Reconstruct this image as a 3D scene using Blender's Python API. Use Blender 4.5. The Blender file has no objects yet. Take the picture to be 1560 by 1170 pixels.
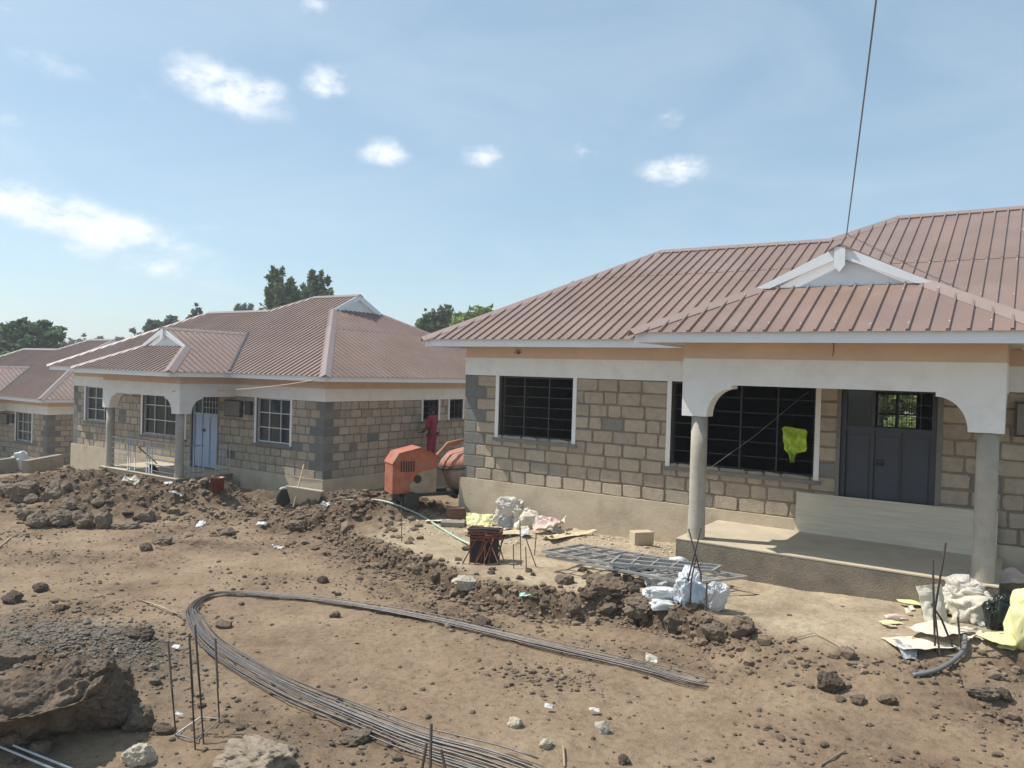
import bpy, math, random
import numpy as np
from mathutils import Vector, Matrix, noise as mnoise
R = math.radians
rnd = random.Random(7)
scene = bpy.context.scene
col = scene.collection

SUN_E, SKY_S, SKY_AIR, SKY_DUST, SKY_OZ, EXPO, WISP, CLOUD = 4.0, .145, 1.0, 3.0, 1.0, .40, .16, (.84, .87, .90)
# ------------------------------------------------------------------ camera calibration (photo 1560 x 1170)
PW, PH = 1560, 1170
YAW, PITCH, ROLL, FOC = 0.5918, -0.0150, 0.0291, 1171.5
CAM = np.array([9.2653, -12.1324, 2.1679])
def cam_axes():
    f = np.array([-math.sin(YAW)*math.cos(PITCH), math.cos(YAW)*math.cos(PITCH), math.sin(PITCH)])
    r = np.array([math.cos(YAW), math.sin(YAW), 0.0]); u = np.cross(r, f)
    c, s = math.cos(ROLL), math.sin(ROLL)
    return c*r+s*u, -s*r+c*u, f
AX = cam_axes()
def ray(px, py):
    return AX[0]*(px-PW/2)/FOC - AX[1]*(py-PH/2)/FOC + AX[2]
def onY(px, py, Y): d = ray(px, py); return CAM+d*(Y-CAM[1])/d[1]
def onZ(px, py, Z): d = ray(px, py); return CAM+d*(Z-CAM[2])/d[2]
def at(px, py, D): return CAM+ray(px, py)*D
def depth_of(P): return float((np.array(P)-CAM)@AX[2])

# ------------------------------------------------------------------ numpy value noise
_rs = np.random.RandomState(3)
_tab = _rs.rand(256, 256)
def vnoise(x, y):
    xi = np.floor(x).astype(int); yi = np.floor(y).astype(int)
    fx = x-xi; fy = y-yi; fx = fx*fx*(3-2*fx); fy = fy*fy*(3-2*fy)
    a = _tab[xi & 255, yi & 255]; b = _tab[(xi+1) & 255, yi & 255]
    c = _tab[xi & 255, (yi+1) & 255]; d = _tab[(xi+1) & 255, (yi+1) & 255]
    return (a*(1-fx)+b*fx)*(1-fy)+(c*(1-fx)+d*fx)*fy
def fbm(x, y, o=4, g=0.5):
    s = 0; a = 1; t = 0
    for k in range(o):
        s = s+a*vnoise(x*2**k+17.3*k, y*2**k+5.1*k); t += a; a *= g
    return s/t-0.5
def sstep(e0, e1, x):
    t = np.clip((x-e0)/(e1-e0), 0, 1); return t*t*(3-2*t)

# ------------------------------------------------------------------ terrain
EDX = [-3.2, -2.2, -.9, -.3, 1.3, 2.7, 3.8, 4.6, 5.2, 6.6, 7.6, 8.5, 9.3, 10.5, 14, 20]
EDY = [-.6, -1.4, -2.2, -2.66, -3.09, -3.56, -3.74, -3.71, -3.35, -3.83, -4.06, -3.75, -3.35, -3.2, -3.2, -3.2]
# cx, cy, sx, sy, rot(deg), height
MOUNDS = [(-7.4, -2.6, 2.0, .8, 38, .50), (-9.4, -1.7, 2.2, 1.0, 38, .46), (-6.2, -1.3, 1.0, .7, 30, .46), (-11.0, -2.8, 2.2, 1.0, 40, .46),
          (-14.0, -.9, 2.6, 1.0, 38, .5),
          (-2.4, -1.2, 1.5, .7, 20, .36), (-3.9, .6, 1.4, .9, 20, .40), (-1.5, -.1, 1.1, .8, 0, .30), (-4.4, -1.9, 1.2, .5, 30, .18), (-6.2, .7, 1.2, .6, 30, .22),
          (-5.3, 5.4, .7, .8, 0, .58), (-2.2, 2.6, 1.4, 1.6, 0, .12),
          (.9, -8.0, 1.0, .55, 15, .20), (2.6, -9.0, 1.2, .5, 10, .12), (4.3, -8.25, .5, .28, 20, .16),
          (5.05, -2.0, .55, .45, 0, .22), (9.2, -3.1, .8, .4, 10, .10), (-4.6, -.6, .35, .2, 20, -.25), (-.6, -2.75, .22, .14, 20, -.22),
          (2.6, -.9, 1.3, .5, 5, .10), (4.0, -1.0, .9, .45, 0, .12), (6.0, -4.0, .9, .3, 5, .07)]
def base_h(x, y):
    x = np.asarray(x, float); y = np.asarray(y, float)
    xc = np.clip(x, -60, 18)
    road = -1.03+.035*xc-.02*np.clip(-10-xc, 0, 60)
    ye = np.interp(x, EDX, EDY)
    soft = sstep(6.2, 7.2, x)*(1-.6*sstep(8.9, 9.6, x))
    m = sstep(-.16-.9*soft, .06+.5*soft, (y-ye))*sstep(-3.6, -1.6, x)
    h = road+(.26+.005*np.clip(x, -4, 12))*m
    for cx, cy, sx, sy, rot, hh in MOUNDS:
        c, s = math.cos(R(rot)), math.sin(R(rot))
        u = ((x-cx)*c+(y-cy)*s)/sx; v = (-(x-cx)*s+(y-cy)*c)/sy
        h = h+hh*np.exp(-(u*u+v*v))
    far = sstep(30, 90, np.hypot(x+5, y))
    return h*(1-far)+(-3.0)*far
RB = [(-2.6, -3.3, 2.6, .55, 25, .8), (1.6, -3.9, 2.4, .32, -22, .8), (1.4, -8.1, 1.7, .8, 15, .9), (4.1, -7.9, .9, .55, 10, .7), (-4.2, -5.6, 1.6, .6, 30, .6), (8.6, -5.9, .9, .4, 20, .55),
      (6.2, -4.55, 1.2, .3, 0, .7), (3.6, -4.6, .8, .25, -20, .6), (-.8, -7.0, .9, .5, 30, .7), (5.4, -5.6, .5, .25, 10, .5), (7.6, -7.0, .8, .35, 30, .6), (9.3, -4.3, .7, .35, 0, .6)]
def rough_road(x, y):
    r = np.zeros_like(np.asarray(x, float))
    for cx, cy, sx, sy, rot, k in RB:
        c, s = math.cos(R(rot)), math.sin(R(rot)); u = ((x-cx)*c+(y-cy)*s)/sx; v = (-(x-cx)*s+(y-cy)*c)/sy
        r = np.maximum(r, k*np.exp(-(u*u+v*v)))
    return np.clip(r+.9*fbm(np.asarray(x)*1.1+5, np.asarray(y)*1.4+2, 4, .6)*(r > .05), 0, 1)
def zones(x, y):
    x = np.asarray(x, float); y = np.asarray(y, float)
    heap = np.zeros_like(x)
    for i, (cx, cy, sx, sy, rot, hh) in enumerate(MOUNDS[:10]):
        c, s = math.cos(R(rot)), math.sin(R(rot))
        u = ((x-cx)*c+(y-cy)*s)/sx; v = (-(x-cx)*s+(y-cy)*c)/sy
        heap = np.maximum(heap, np.exp(-(u*u+v*v)*.6)*min(1, abs(hh)*3.4))
    ye = np.interp(x, EDX, EDY)
    bank = np.exp(-((y-ye+.10)/.20)**2)*sstep(-3.2, -1.6, x)*(1-.85*sstep(6.2, 7.0, x)*(1-.7*sstep(8.8, 9.4, x)))
    gx, gy = (x-.7)/1.5, (y+7.75)/.62
    grav = np.exp(-(gx*gx+gy*gy))
    sand = sstep(-.05, .4, y-ye)*sstep(-1.5, .4, x)
    return heap, bank, grav, sand
def ground_h(x, y, detail=True):
    h = base_h(x, y)
    heap, bank, grav, sand = zones(x, y)
    n1 = fbm(x*.55+3, y*.55+9, 3); n2 = fbm(x*2.3, y*2.3, 4); n3 = fbm(x*9+40, y*9, 3, .6)
    rid = 1-2*np.abs(fbm(x*3.1+11, y*3.1+7, 4, .6))*2
    rough = np.maximum(heap, bank*.55)
    near = sstep(60, 25, np.hypot(x, y)); rr = rough_road(x, y)
    h = h+near*rr*(n3*.085+np.maximum(rid-.5, 0)*.05+fbm(x*5, y*5, 3)*.05)
    h = h+near*(n1*.10+n2*(.06+.24*rough)+n3*(.024+.12*rough+.02*grav)+(rid-.6)*(.18*rough))
    return h
def H(x, y): return float(ground_h(np.array([x]), np.array([y]))[0])
def G(px, py):
    d = ray(px, py); ts = np.arange(3.0, 60, .04)
    P = CAM[None, :]+d[None, :]*ts[:, None]
    hit = np.nonzero(P[:, 2] < ground_h(P[:, 0], P[:, 1]))[0]
    i = hit[0] if len(hit) else len(ts)-1
    a, b = ts[max(i-1, 0)], ts[i]
    for k in range(12):
        m = (a+b)/2; p = CAM+d*m
        if p[2] < H(p[0], p[1]): b = m
        else: a = m
    return CAM+d*b

# ------------------------------------------------------------------ materials
MATS = {}
def mat(name, c, rough=.8, var=.12, scale=6, bump=0, bscale=40, metal=0, attr=None, spec=.5, c2=None, stretch=None, dirt=None):
    if name in MATS: return MATS[name]
    m = bpy.data.materials.new(name); m.use_nodes = True
    nt = m.node_tree; N = nt.nodes; L = nt.links
    b = N['Principled BSDF']; b.inputs['Roughness'].default_value = rough; b.inputs['Metallic'].default_value = metal
    b.inputs['Specular IOR Level'].default_value = spec
    tc = N.new('ShaderNodeTexCoord'); vec = tc.outputs['Object']
    if stretch:
        mp = N.new('ShaderNodeMapping'); mp.inputs['Scale'].default_value = stretch; L.new(vec, mp.inputs['Vector']); vec = mp.outputs['Vector']
    n = N.new('ShaderNodeTexNoise'); n.inputs['Scale'].default_value = scale; n.inputs['Detail'].default_value = 7; n.inputs['Roughness'].default_value = .62
    L.new(vec, n.inputs['Vector'])
    ramp = N.new('ShaderNodeValToRGB'); L.new(n.outputs['Fac'], ramp.inputs['Fac'])
    ramp.color_ramp.elements[0].position = .3; ramp.color_ramp.elements[1].position = .7
    lo = [v*(1-var) for v in c]; hi = [min(1, v*(1+var)) for v in c] if c2 is None else c2
    ramp.color_ramp.elements[0].color = (*lo, 1); ramp.color_ramp.elements[1].color = (*hi, 1)
    out = ramp.outputs['Color']
    if attr:
        a = N.new('ShaderNodeAttribute'); a.attribute_name = attr
        mx = N.new('ShaderNodeMix'); mx.data_type = 'RGBA'; mx.blend_type = 'MULTIPLY'; mx.inputs[0].default_value = 1
        L.new(a.outputs['Color'], mx.inputs[6]); L.new(out, mx.inputs[7]); out = mx.outputs[2]
    if dirt:
        dc, amt, ds = dirt
        n3 = N.new('ShaderNodeTexNoise'); n3.inputs['Scale'].default_value = ds; n3.inputs['Detail'].default_value = 8; n3.inputs['Roughness'].default_value = .7
        L.new(vec, n3.inputs['Vector'])
        mr = N.new('ShaderNodeMapRange'); mr.inputs['From Min'].default_value = .5; mr.inputs['From Max'].default_value = .72; mr.inputs['To Max'].default_value = amt
        L.new(n3.outputs['Fac'], mr.inputs['Value'])
        mx = N.new('ShaderNodeMix'); mx.data_type = 'RGBA'; L.new(mr.outputs['Result'], mx.inputs[0]); L.new(out, mx.inputs[6]); mx.inputs[7].default_value = (*dc, 1)
        out = mx.outputs[2]
    L.new(out, b.inputs['Base Color'])
    if bump:
        n2 = N.new('ShaderNodeTexNoise'); n2.inputs['Scale'].default_value = bscale; n2.inputs['Detail'].default_value = 6; n2.inputs['Roughness'].default_value = .65
        L.new(vec, n2.inputs['Vector'])
        bp = N.new('ShaderNodeBump'); bp.inputs['Strength'].default_value = min(1, bump); bp.inputs['Distance'].default_value = .02
        L.new(n2.outputs['Fac'], bp.inputs['Height']); L.new(bp.outputs['Normal'], b.inputs['Normal'])
    MATS[name] = m
    return m
M_mortar = mat('mortar', (.235, .19, .145), .95, .22, 5, .6, 60)
M_stone = mat('cut_stone', (.95, .95, .95), .92, .16, 9, .9, 45, attr='tone', dirt=((.16, .14, .11), .35, 2.2))
M_plinth = mat('plinth_plaster', (.52, .435, .315), .9, .10, 2.5, .35, 30, dirt=((.33, .25, .18), .6, 1.6))
M_white = mat('white_paint', (.79, .785, .765), .6, .05, 3, .15, 30, dirt=((.52, .47, .41), .3, 2.5))
M_fascia = mat('fascia_paint', (.78, .80, .82), .45, .05, 2, .1, 30)
M_peach = mat('peach_plaster', (.66, .49, .37), .85, .08, 2, .2, 40)
M_soffit = mat('soffit_board', (.55, .52, .48), .8, .08, 2)
M_roof = mat('brown_roof_sheet', (.240, .156, .122), .36, .14, .9, .16, 3.5, spec=.6, dirt=((.29, .225, .195), .55, .8))
M_cap = mat('roof_flashing', (.285, .21, .185), .33, .06, 2, .05, 8)
M_screw = mat('screw_head', (.75, .72, .68), .35, .05, 2)
M_conc = mat('raw_concrete', (.27, .245, .205), .92, .2, 5, .6, 45, dirt=((.38, .32, .25), .6, 3))
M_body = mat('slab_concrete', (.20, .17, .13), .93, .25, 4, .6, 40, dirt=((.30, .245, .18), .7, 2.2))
M_pil = mat('pillar_concrete', (.40, .365, .305), .9, .14, 4, .4, 40, dirt=((.30, .255, .19), .5, 2.5))
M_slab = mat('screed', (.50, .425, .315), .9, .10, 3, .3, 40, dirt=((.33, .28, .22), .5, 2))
M_sill = mat('sill_concrete', (.20, .185, .165), .9, .15, 8, .3, 50)
M_steel = mat('dark_steel', (.025, .027, .03), .5, .2, 10)
M_door = mat('navy_steel_door', (.042, .048, .064), .45, .12, 4)
M_doorw = mat('pale_blue_door', (.38, .46, .60), .5, .08, 4)
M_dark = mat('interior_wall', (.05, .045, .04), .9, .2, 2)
M_rail = mat('galvanised_rail', (.58, .60, .62), .4, .08, 10, metal=.3)
M_rust = mat('rusty_rod', (.045, .03, .024), .8, .4, 30)
M_rebar = mat('grey_rebar', (.15, .14, .135), .5, .35, 18, metal=.5, dirt=((.16, .10, .065), .7, 9))
M_grille = mat('grille_primer', (.40, .40, .39), .45, .15, 12, metal=.35, dirt=((.25, .18, .13), .5, 6))
M_board = mat('plaster_board', (.60, .52, .40), .7, .14, 2.5, .1, 20, stretch=(.6, 4, 9))
M_box = mat('meter_box', (.05, .045, .04), .7, .2, 6)
M_glass = None
def glass(name, c, rough=.06):
    m = bpy.data.materials.new(name); m.use_nodes = True; b = m.node_tree.nodes['Principled BSDF']
    b.inputs['Base Color'].default_value = (*c, 1); b.inputs['Roughness'].default_value = rough; b.inputs['Specular IOR Level'].default_value = .6
    return m
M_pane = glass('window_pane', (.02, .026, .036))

# ------------------------------------------------------------------ mesh builder
class MB:
    def __init__(s): s.v = []; s.f = []; s.mi = []; s.sm = []; s.tone = []; s.cur = (1, 1, 1); s.M = None
    def add(s, vs, fs, mi=0, smooth=False):
        o = len(s.v)
        if s.M is not None: vs = [tuple(s.M @ Vector(p)) for p in vs]
        s.v += [tuple(map(float, p)) for p in vs]
        for f in fs: s.f.append(tuple(o+i for i in f)); s.mi.append(mi); s.sm.append(smooth); s.tone.append(s.cur)
    def box(s, a, b, mi=0):
        (x0, y0, z0), (x1, y1, z1) = a, b
        s.add([(x0, y0, z0), (x1, y0, z0), (x1, y1, z0), (x0, y1, z0), (x0, y0, z1), (x1, y0, z1), (x1, y1, z1), (x0, y1, z1)],
              [(3, 2, 1, 0), (4, 5, 6, 7), (0, 1, 5, 4), (1, 2, 6, 5), (2, 3, 7, 6), (3, 0, 4, 7)], mi)
    def prism(s, poly, ax, a, b, mi=0, cap=True):
        # poly: 2-D ring; ax 'y': points (x,z) extruded along y ; 'x': (y,z) ; 'z': (x,y)
        n = len(poly)
        def P(p, t): return (p[0], t, p[1]) if ax == 'y' else ((t, p[0], p[1]) if ax == 'x' else (p[0], p[1], t))
        vs = [P(p, a) for p in poly]+[P(p, b) for p in poly]
        fs = [(i, (i+1) % n, n+(i+1) % n, n+i) for i in range(n)]
        if cap: fs += [tuple(range(n))[::-1], tuple(range(n, 2*n))]
        s.add(vs, fs, mi)
    def tube(s, pts, r, n=8, mi=0, cap=True, smooth=True):
        pts = [Vector(p) for p in pts]; rr = r if isinstance(r, (list, tuple)) else [r]*len(pts)
        up = Vector((.13, .21, 1)).normalized(); vs = []; 
        for i, p in enumerate(pts):
            t = (pts[min(i+1, len(pts)-1)]-pts[max(i-1, 0)]).normalized()
            if abs(t.dot(up)) > .97: u0 = Vector((1, .1, 0))
            else: u0 = up
            a = t.cross(u0).normalized(); b = a.cross(t).normalized()
            for k in range(n):
                an = 2*math.pi*k/n; vs.append(p+a*(math.cos(an)*rr[i])+b*(math.sin(an)*rr[i]))
        fs = []
        for i in range(len(pts)-1):
            for k in range(n): fs.append((i*n+k, i*n+(k+1) % n, (i+1)*n+(k+1) % n, (i+1)*n+k))
        s.add(vs, fs, mi, smooth)
        if cap:
            o = len(s.v)-len(vs)
            for ring in (range(n), range((len(pts)-1)*n, len(pts)*n)):
                s.f.append(tuple(o+i for i in ring)); s.mi.append(mi); s.sm.append(False); s.tone.append(s.cur)
    def bar(s, a, b, w, h=None, mi=0):
        a, b = Vector(a), Vector(b); h = h or w; t = (b-a).normalized()
        u = t.cross(Vector((0, 0, 1)) if abs(t.z) < .95 else Vector((1, 0, 0))).normalized(); v = u.cross(t).normalized()
        vs = [p+u*(sx*w/2)+v*(sy*h/2) for p in (a, b) for sx, sy in ((-1, -1), (1, -1), (1, 1), (-1, 1))]
        s.add(vs, [(0, 1, 2, 3), (7, 6, 5, 4), (0, 4, 5, 1), (1, 5, 6, 2), (2, 6, 7, 3), (3, 7, 4, 0)], mi)
    def lathe(s, prof, n=20, mi=0, smooth=True):
        vs = [(r*math.cos(2*math.pi*k/n), r*math.sin(2*math.pi*k/n), z) for r, z in prof for k in range(n)]
        fs = [(i*n+k, i*n+(k+1) % n, (i+1)*n+(k+1) % n, (i+1)*n+k) for i in range(len(prof)-1) for k in range(n)]
        fs += [tuple(range(n))[::-1], tuple(range((len(prof)-1)*n, len(prof)*n))]
        s.add(vs, fs, mi, smooth)
    def mesh(s, name, mats, tone=False):
        me = bpy.data.meshes.new(name); me.from_pydata(s.v, [], s.f)
        for m in (mats if isinstance(mats, (list, tuple)) else [mats]): me.materials.append(m)
        me.polygons.foreach_set('material_index', s.mi); me.polygons.foreach_set('use_smooth', s.sm)
        if tone:
            a = me.attributes.new('tone', 'FLOAT_COLOR', 'FACE')
            a.data.foreach_set('color', np.array([(*t, 1) for t in s.tone], dtype=np.float32).ravel())
        me.update(); return me
def obj(name, me, parent=None, loc=(0, 0, 0), rz=0):
    o = bpy.data.objects.new(name, me); col.objects.link(o); o.location = loc; o.rotation_euler = (0, 0, rz)
    if parent: o.parent = parent
    return o
def build(mb, name, mats, parent=None, tone=False, loc=(0, 0, 0), rz=0): return obj(name, mb.mesh(name, mats, tone), parent, loc, rz)
def tag(o, label, cat, group=None):
    o['label'] = label; o['category'] = cat; o['kind'] = 'thing'
    if group: o['group'] = group
    return o
def empty(name, loc, label, cat, group=None, rz=0):
    o = bpy.data.objects.new(name, None); o.empty_display_size = .2; col.objects.link(o); o.location = loc; o.rotation_euler = (0, 0, rz)
    return tag(o, label, cat, group)

# ------------------------------------------------------------------ houses
T = .51; ZE = 2.79; HW = 12.7; HD = 9.15; GR = -1.6
WIN = {'A': (.825, 2.45, .95, 2.1), 'B': (4.33, 6.62, .72, 2.1), 'C': (9.98, 11.39, .88, 2.1)}
DOOR = (6.98, 8.23, -.1, 2.1)
SIDE = [(3.9, 4.62, 1.49, 2.1), (5.17, 5.85, 1.49, 2.1)]
BACK = [(6.15, 7.0, 1.04, 1.9)]
def wall_face(mb, plane, length, opens, z0, z1, th, rng, flip, quoin=True, ends=0.):
    """plane(u, d, z) -> point, d = distance inwards. mortar body (mat 0) and cut stones (mat 1)."""
    us = sorted({ends, length-ends, *[o[i] for o in opens for i in (0, 1)]}); zs = sorted({z0, z1, *[max(z0, o[2]) for o in opens], *[o[3] for o in opens]})
    for i in range(len(us)-1):
        for k in range(len(zs)-1):
            um, zm = (us[i]+us[i+1])/2, (zs[k]+zs[k+1])/2
            if any(o[0] < um < o[1] and o[2] < zm < o[3] for o in opens): continue
            a = [plane(u, d, z) for d in (0, th) for u, z in ((us[i], zs[k]), (us[i+1], zs[k]), (us[i+1], zs[k+1]), (us[i], zs[k+1]))]
            f = [(0, 1, 2, 3), (7, 6, 5, 4), (0, 4, 5, 1), (1, 5, 6, 2), (2, 6, 7, 3), (3, 7, 4, 0)]
            mb.cur = (1, 1, 1); mb.add(a, f, 0)
    rows = 9; rh = (z1-z0)/rows
    for r in range(rows):
        za, zb = z0+r*rh, z0+(r+1)*rh; zm = (za+zb)/2
        spans = [(0, length)]
        for o in opens:
            if o[2]-.05 < zm < o[3]+.05:
                new = []
                for a, b in spans:
                    if o[0] > a: new.append((a, min(b, o[0])))
                    if o[1] < b: new.append((max(a, o[1]), b))
                spans = [q for q in new if q[1]-q[0] > .06]
        for a, b in spans:
            u = a; first = True
            while u < b-.05:
                w = rng.choice((.36, .40, .42, .44, .40, .26)) if not first else rng.choice((.22, .34, .42, .5))
                if quoin and u < .01: w = .52 if r % 2 else .30
                if b-(u+w) < .16: w = b-u
                e = length-u
                if quoin and e < .9 and e > .55: w = e-(.52 if r % 2 else .30)
                first = False
                m = .010 if (quoin and (u < .01 or u+w > length-.01)) else .014
                u0, u1, v0, v1 = u+m, u+w-m, za+m*.9, zb-m*.9
                q = quoin and (u < .01 or u+w > length-.01)
                x = rng.random()
                if q or x < .03: t = rng.choice(((.20, .202, .19), (.235, .235, .215), (.185, .187, .178), (.27, .255, .22)))
                elif x < .15: t = (.40, .35, .28)
                else: t = rng.choice(((.48, .395, .30), (.50, .415, .315), (.455, .375, .285), (.51, .43, .33), (.445, .36, .275)))
                k = rng.uniform(.9, 1.07); mb.cur = tuple(c*k for c in t)
                cr = min(rng.uniform(.012, .026), (u1-u0)*.2); j = lambda s_: rng.uniform(-s_, s_)
                ring = [(u0+cr, v0), ((u0+u1)/2, v0), (u1-cr, v0), (u1, v0+cr), (u1, (v0+v1)/2), (u1, v1-cr), (u1-cr, v1), ((u0+u1)/2, v1), (u0+cr, v1), (u0, v1-cr), (u0, (v0+v1)/2), (u0, v0+cr)]
                js = .009 if not q else .002
                ring = [(p[0]+j(js), p[1]+j(js)) for p in ring]
                dp = rng.uniform(.005, .020) if not q else .008
                cx, cz = (u0+u1)/2, (v0+v1)/2
                inner = [(cx+(p[0]-cx)*(1-.016/max(.1, (u1-u0))), cz+(p[1]-cz)*.93) for p in ring]
                vs = [plane(p[0], .002, p[1]) for p in ring]+[plane(p[0], -dp, p[1]) for p in inner]
                n = 12
                fs = [(i, (i+1) % n, n+(i+1) % n, n+i) for i in range(n)]+[tuple(range(n, 2*n))]
                if flip: fs = [f[::-1] for f in fs]
                mb.add(vs, fs, 1)
                u += w
    mb.cur = (1, 1, 1)
def sheet(mb, org, ud, wd, low, high, pitch=.2, rib=.029, phase=0., screws=(), laps=(2.72,)):
    """ribbed roof plane: u along the eave, w plan distance inwards, height ZE + slope*w (slope per wd)."""
    org = Vector(org); ud = Vector(ud); wd = Vector(wd)         # wd includes the rise per plan metre
    nrm = ud.cross(wd).normalized()
    if nrm.z < 0: nrm = -nrm
    lu = [p[0] for p in low]; lw = [p[1] for p in low]; hu = [p[0] for p in high]; hw = [p[1] for p in high]
    u0, u1 = max(min(lu), min(hu)), min(max(lu), max(hu))
    bp = set([u0, u1]+[p[0] for p in low+high if u0 < p[0] < u1])
    k0 = int((u0-phase)/pitch)-1; k1 = int((u1-phase)/pitch)+2
    pr = ((0, 0), (.14, 0), (.18, 1), (.30, 1), (.34, 0))       # profile in fractions of the pitch
    for k in range(k0, k1):
        for f, h in pr:
            u = phase+(k+f)*pitch
            if u0 < u < u1: bp.add(u)
    bp = sorted(bp)
    def hgt(u):
        f = ((u-phase)/pitch) % 1
        if f <= .14 or f >= .34: return 0
        if f < .18: return rib*(f-.14)/.04
        if f <= .30: return rib
        return rib*(.34-f)/.04
    def P(u, w): return org+ud*u+wd*w+nrm*(hgt(u)+.004)
    for a, b in zip(bp[:-1], bp[1:]):
        if b-a < 1e-5: continue
        la, lb, ha, hb = np.interp(a, lu, lw), np.interp(b, lu, lw), np.interp(a, hu, hw), np.interp(b, hu, hw)
        if ha-la < 1e-3 and hb-lb < 1e-3: continue
        cuts = [w for w in laps if w < max(ha, hb)]
        for ci in range(len(cuts)+1):
            lo = cuts[ci-1] if ci else -9; hi = cuts[ci] if ci < len(cuts) else 99
            q = [max(la, min(lo, ha)) if ci else la, max(lb, min(lo, hb)) if ci else lb, min(hb, max(hi, lb)), min(ha, max(hi, la))]
            if q[3]-q[0] < 1e-4 and q[2]-q[1] < 1e-4: continue
            up = nrm*(.007*ci)
            v4 = [P(a, q[0])+up, P(b, q[1])+up, P(b, q[2])+up, P(a, q[3])+up]
            mb.add(v4, [(0, 1, 2, 3)], 0)
            if ci: mb.add([v4[0], v4[1], v4[1]-nrm*.012, v4[0]-nrm*.012], [(0, 1, 2, 3)], 0)
    for w in screws:
        for k in range(k0, k1):
            if (k+int(w*3)) % 2: continue
            u = phase+(k+.25)*pitch+rnd.uniform(-.004, .004); ww = w+rnd.uniform(-.03, .03)
            if not (u0 < u < u1) or not (np.interp(u, lu, lw)+.05 < ww < np.interp(u, hu, hw)-.05): continue
            c = P(u, ww); a = ud.normalized()*.011; b = wd.normalized()*.011
            mb.add([c+a, c+b, c-a, c-b, c+nrm*.011], [(0, 1, 4), (1, 2, 4), (2, 3, 4), (3, 0, 4)], 1)
def cap_strip(mb, a, b, w=.16, lift=.035, drop=.07):
    a, b = Vector(a), Vector(b); t = (b-a).normalized(); s = t.cross(Vector((0, 0, 1))).normalized()
    up = s.cross(t).normalized(); r = []
    for p in (a, b):
        r += [p-s*w+up*(lift-drop), p+up*(lift+.012), p+s*w+up*(lift-drop), p+s*w+up*(lift-drop-.015), p+up*(lift-.006), p-s*w+up*(lift-drop-.015)]
    fs = [(i, (i+1) % 6, 6+(i+1) % 6, 6+i) for i in range(6)]+[(5, 4, 3, 2, 1, 0), (6, 7, 8, 9, 10, 11)]
    mb.add(r, fs, 0)
def arch_profile(x0, x1, zt, zb, capz, left, right):
    p = [(x0, zt), (x0, capz if left else zb)]
    if left:
        p.append((x0+.36, capz))
        for t in range(0, 91, 10): p.append((x0+.70-.34*math.cos(R(t)), capz+.40*math.sin(R(t))))
        p.append((x0+.70, zb))
    if right:
        p.append((x1-.70, zb))
        for t in range(90, -1, -10): p.append((x1-.70+.34*math.cos(R(t)), capz+.40*math.sin(R(t))))
        p += [(x1-.36, capz), (x1, capz)]
    else: p.append((x1, zb))
    p.append((x1, zt)); return p
def ngon_prism(mb, poly, ax, a, b, mi=0): mb.prism(poly, ax, a, b, mi)
CACHE = {}
def shared(key, fn):
    if key not in CACHE: CACHE[key] = fn()
    return CACHE[key]
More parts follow.
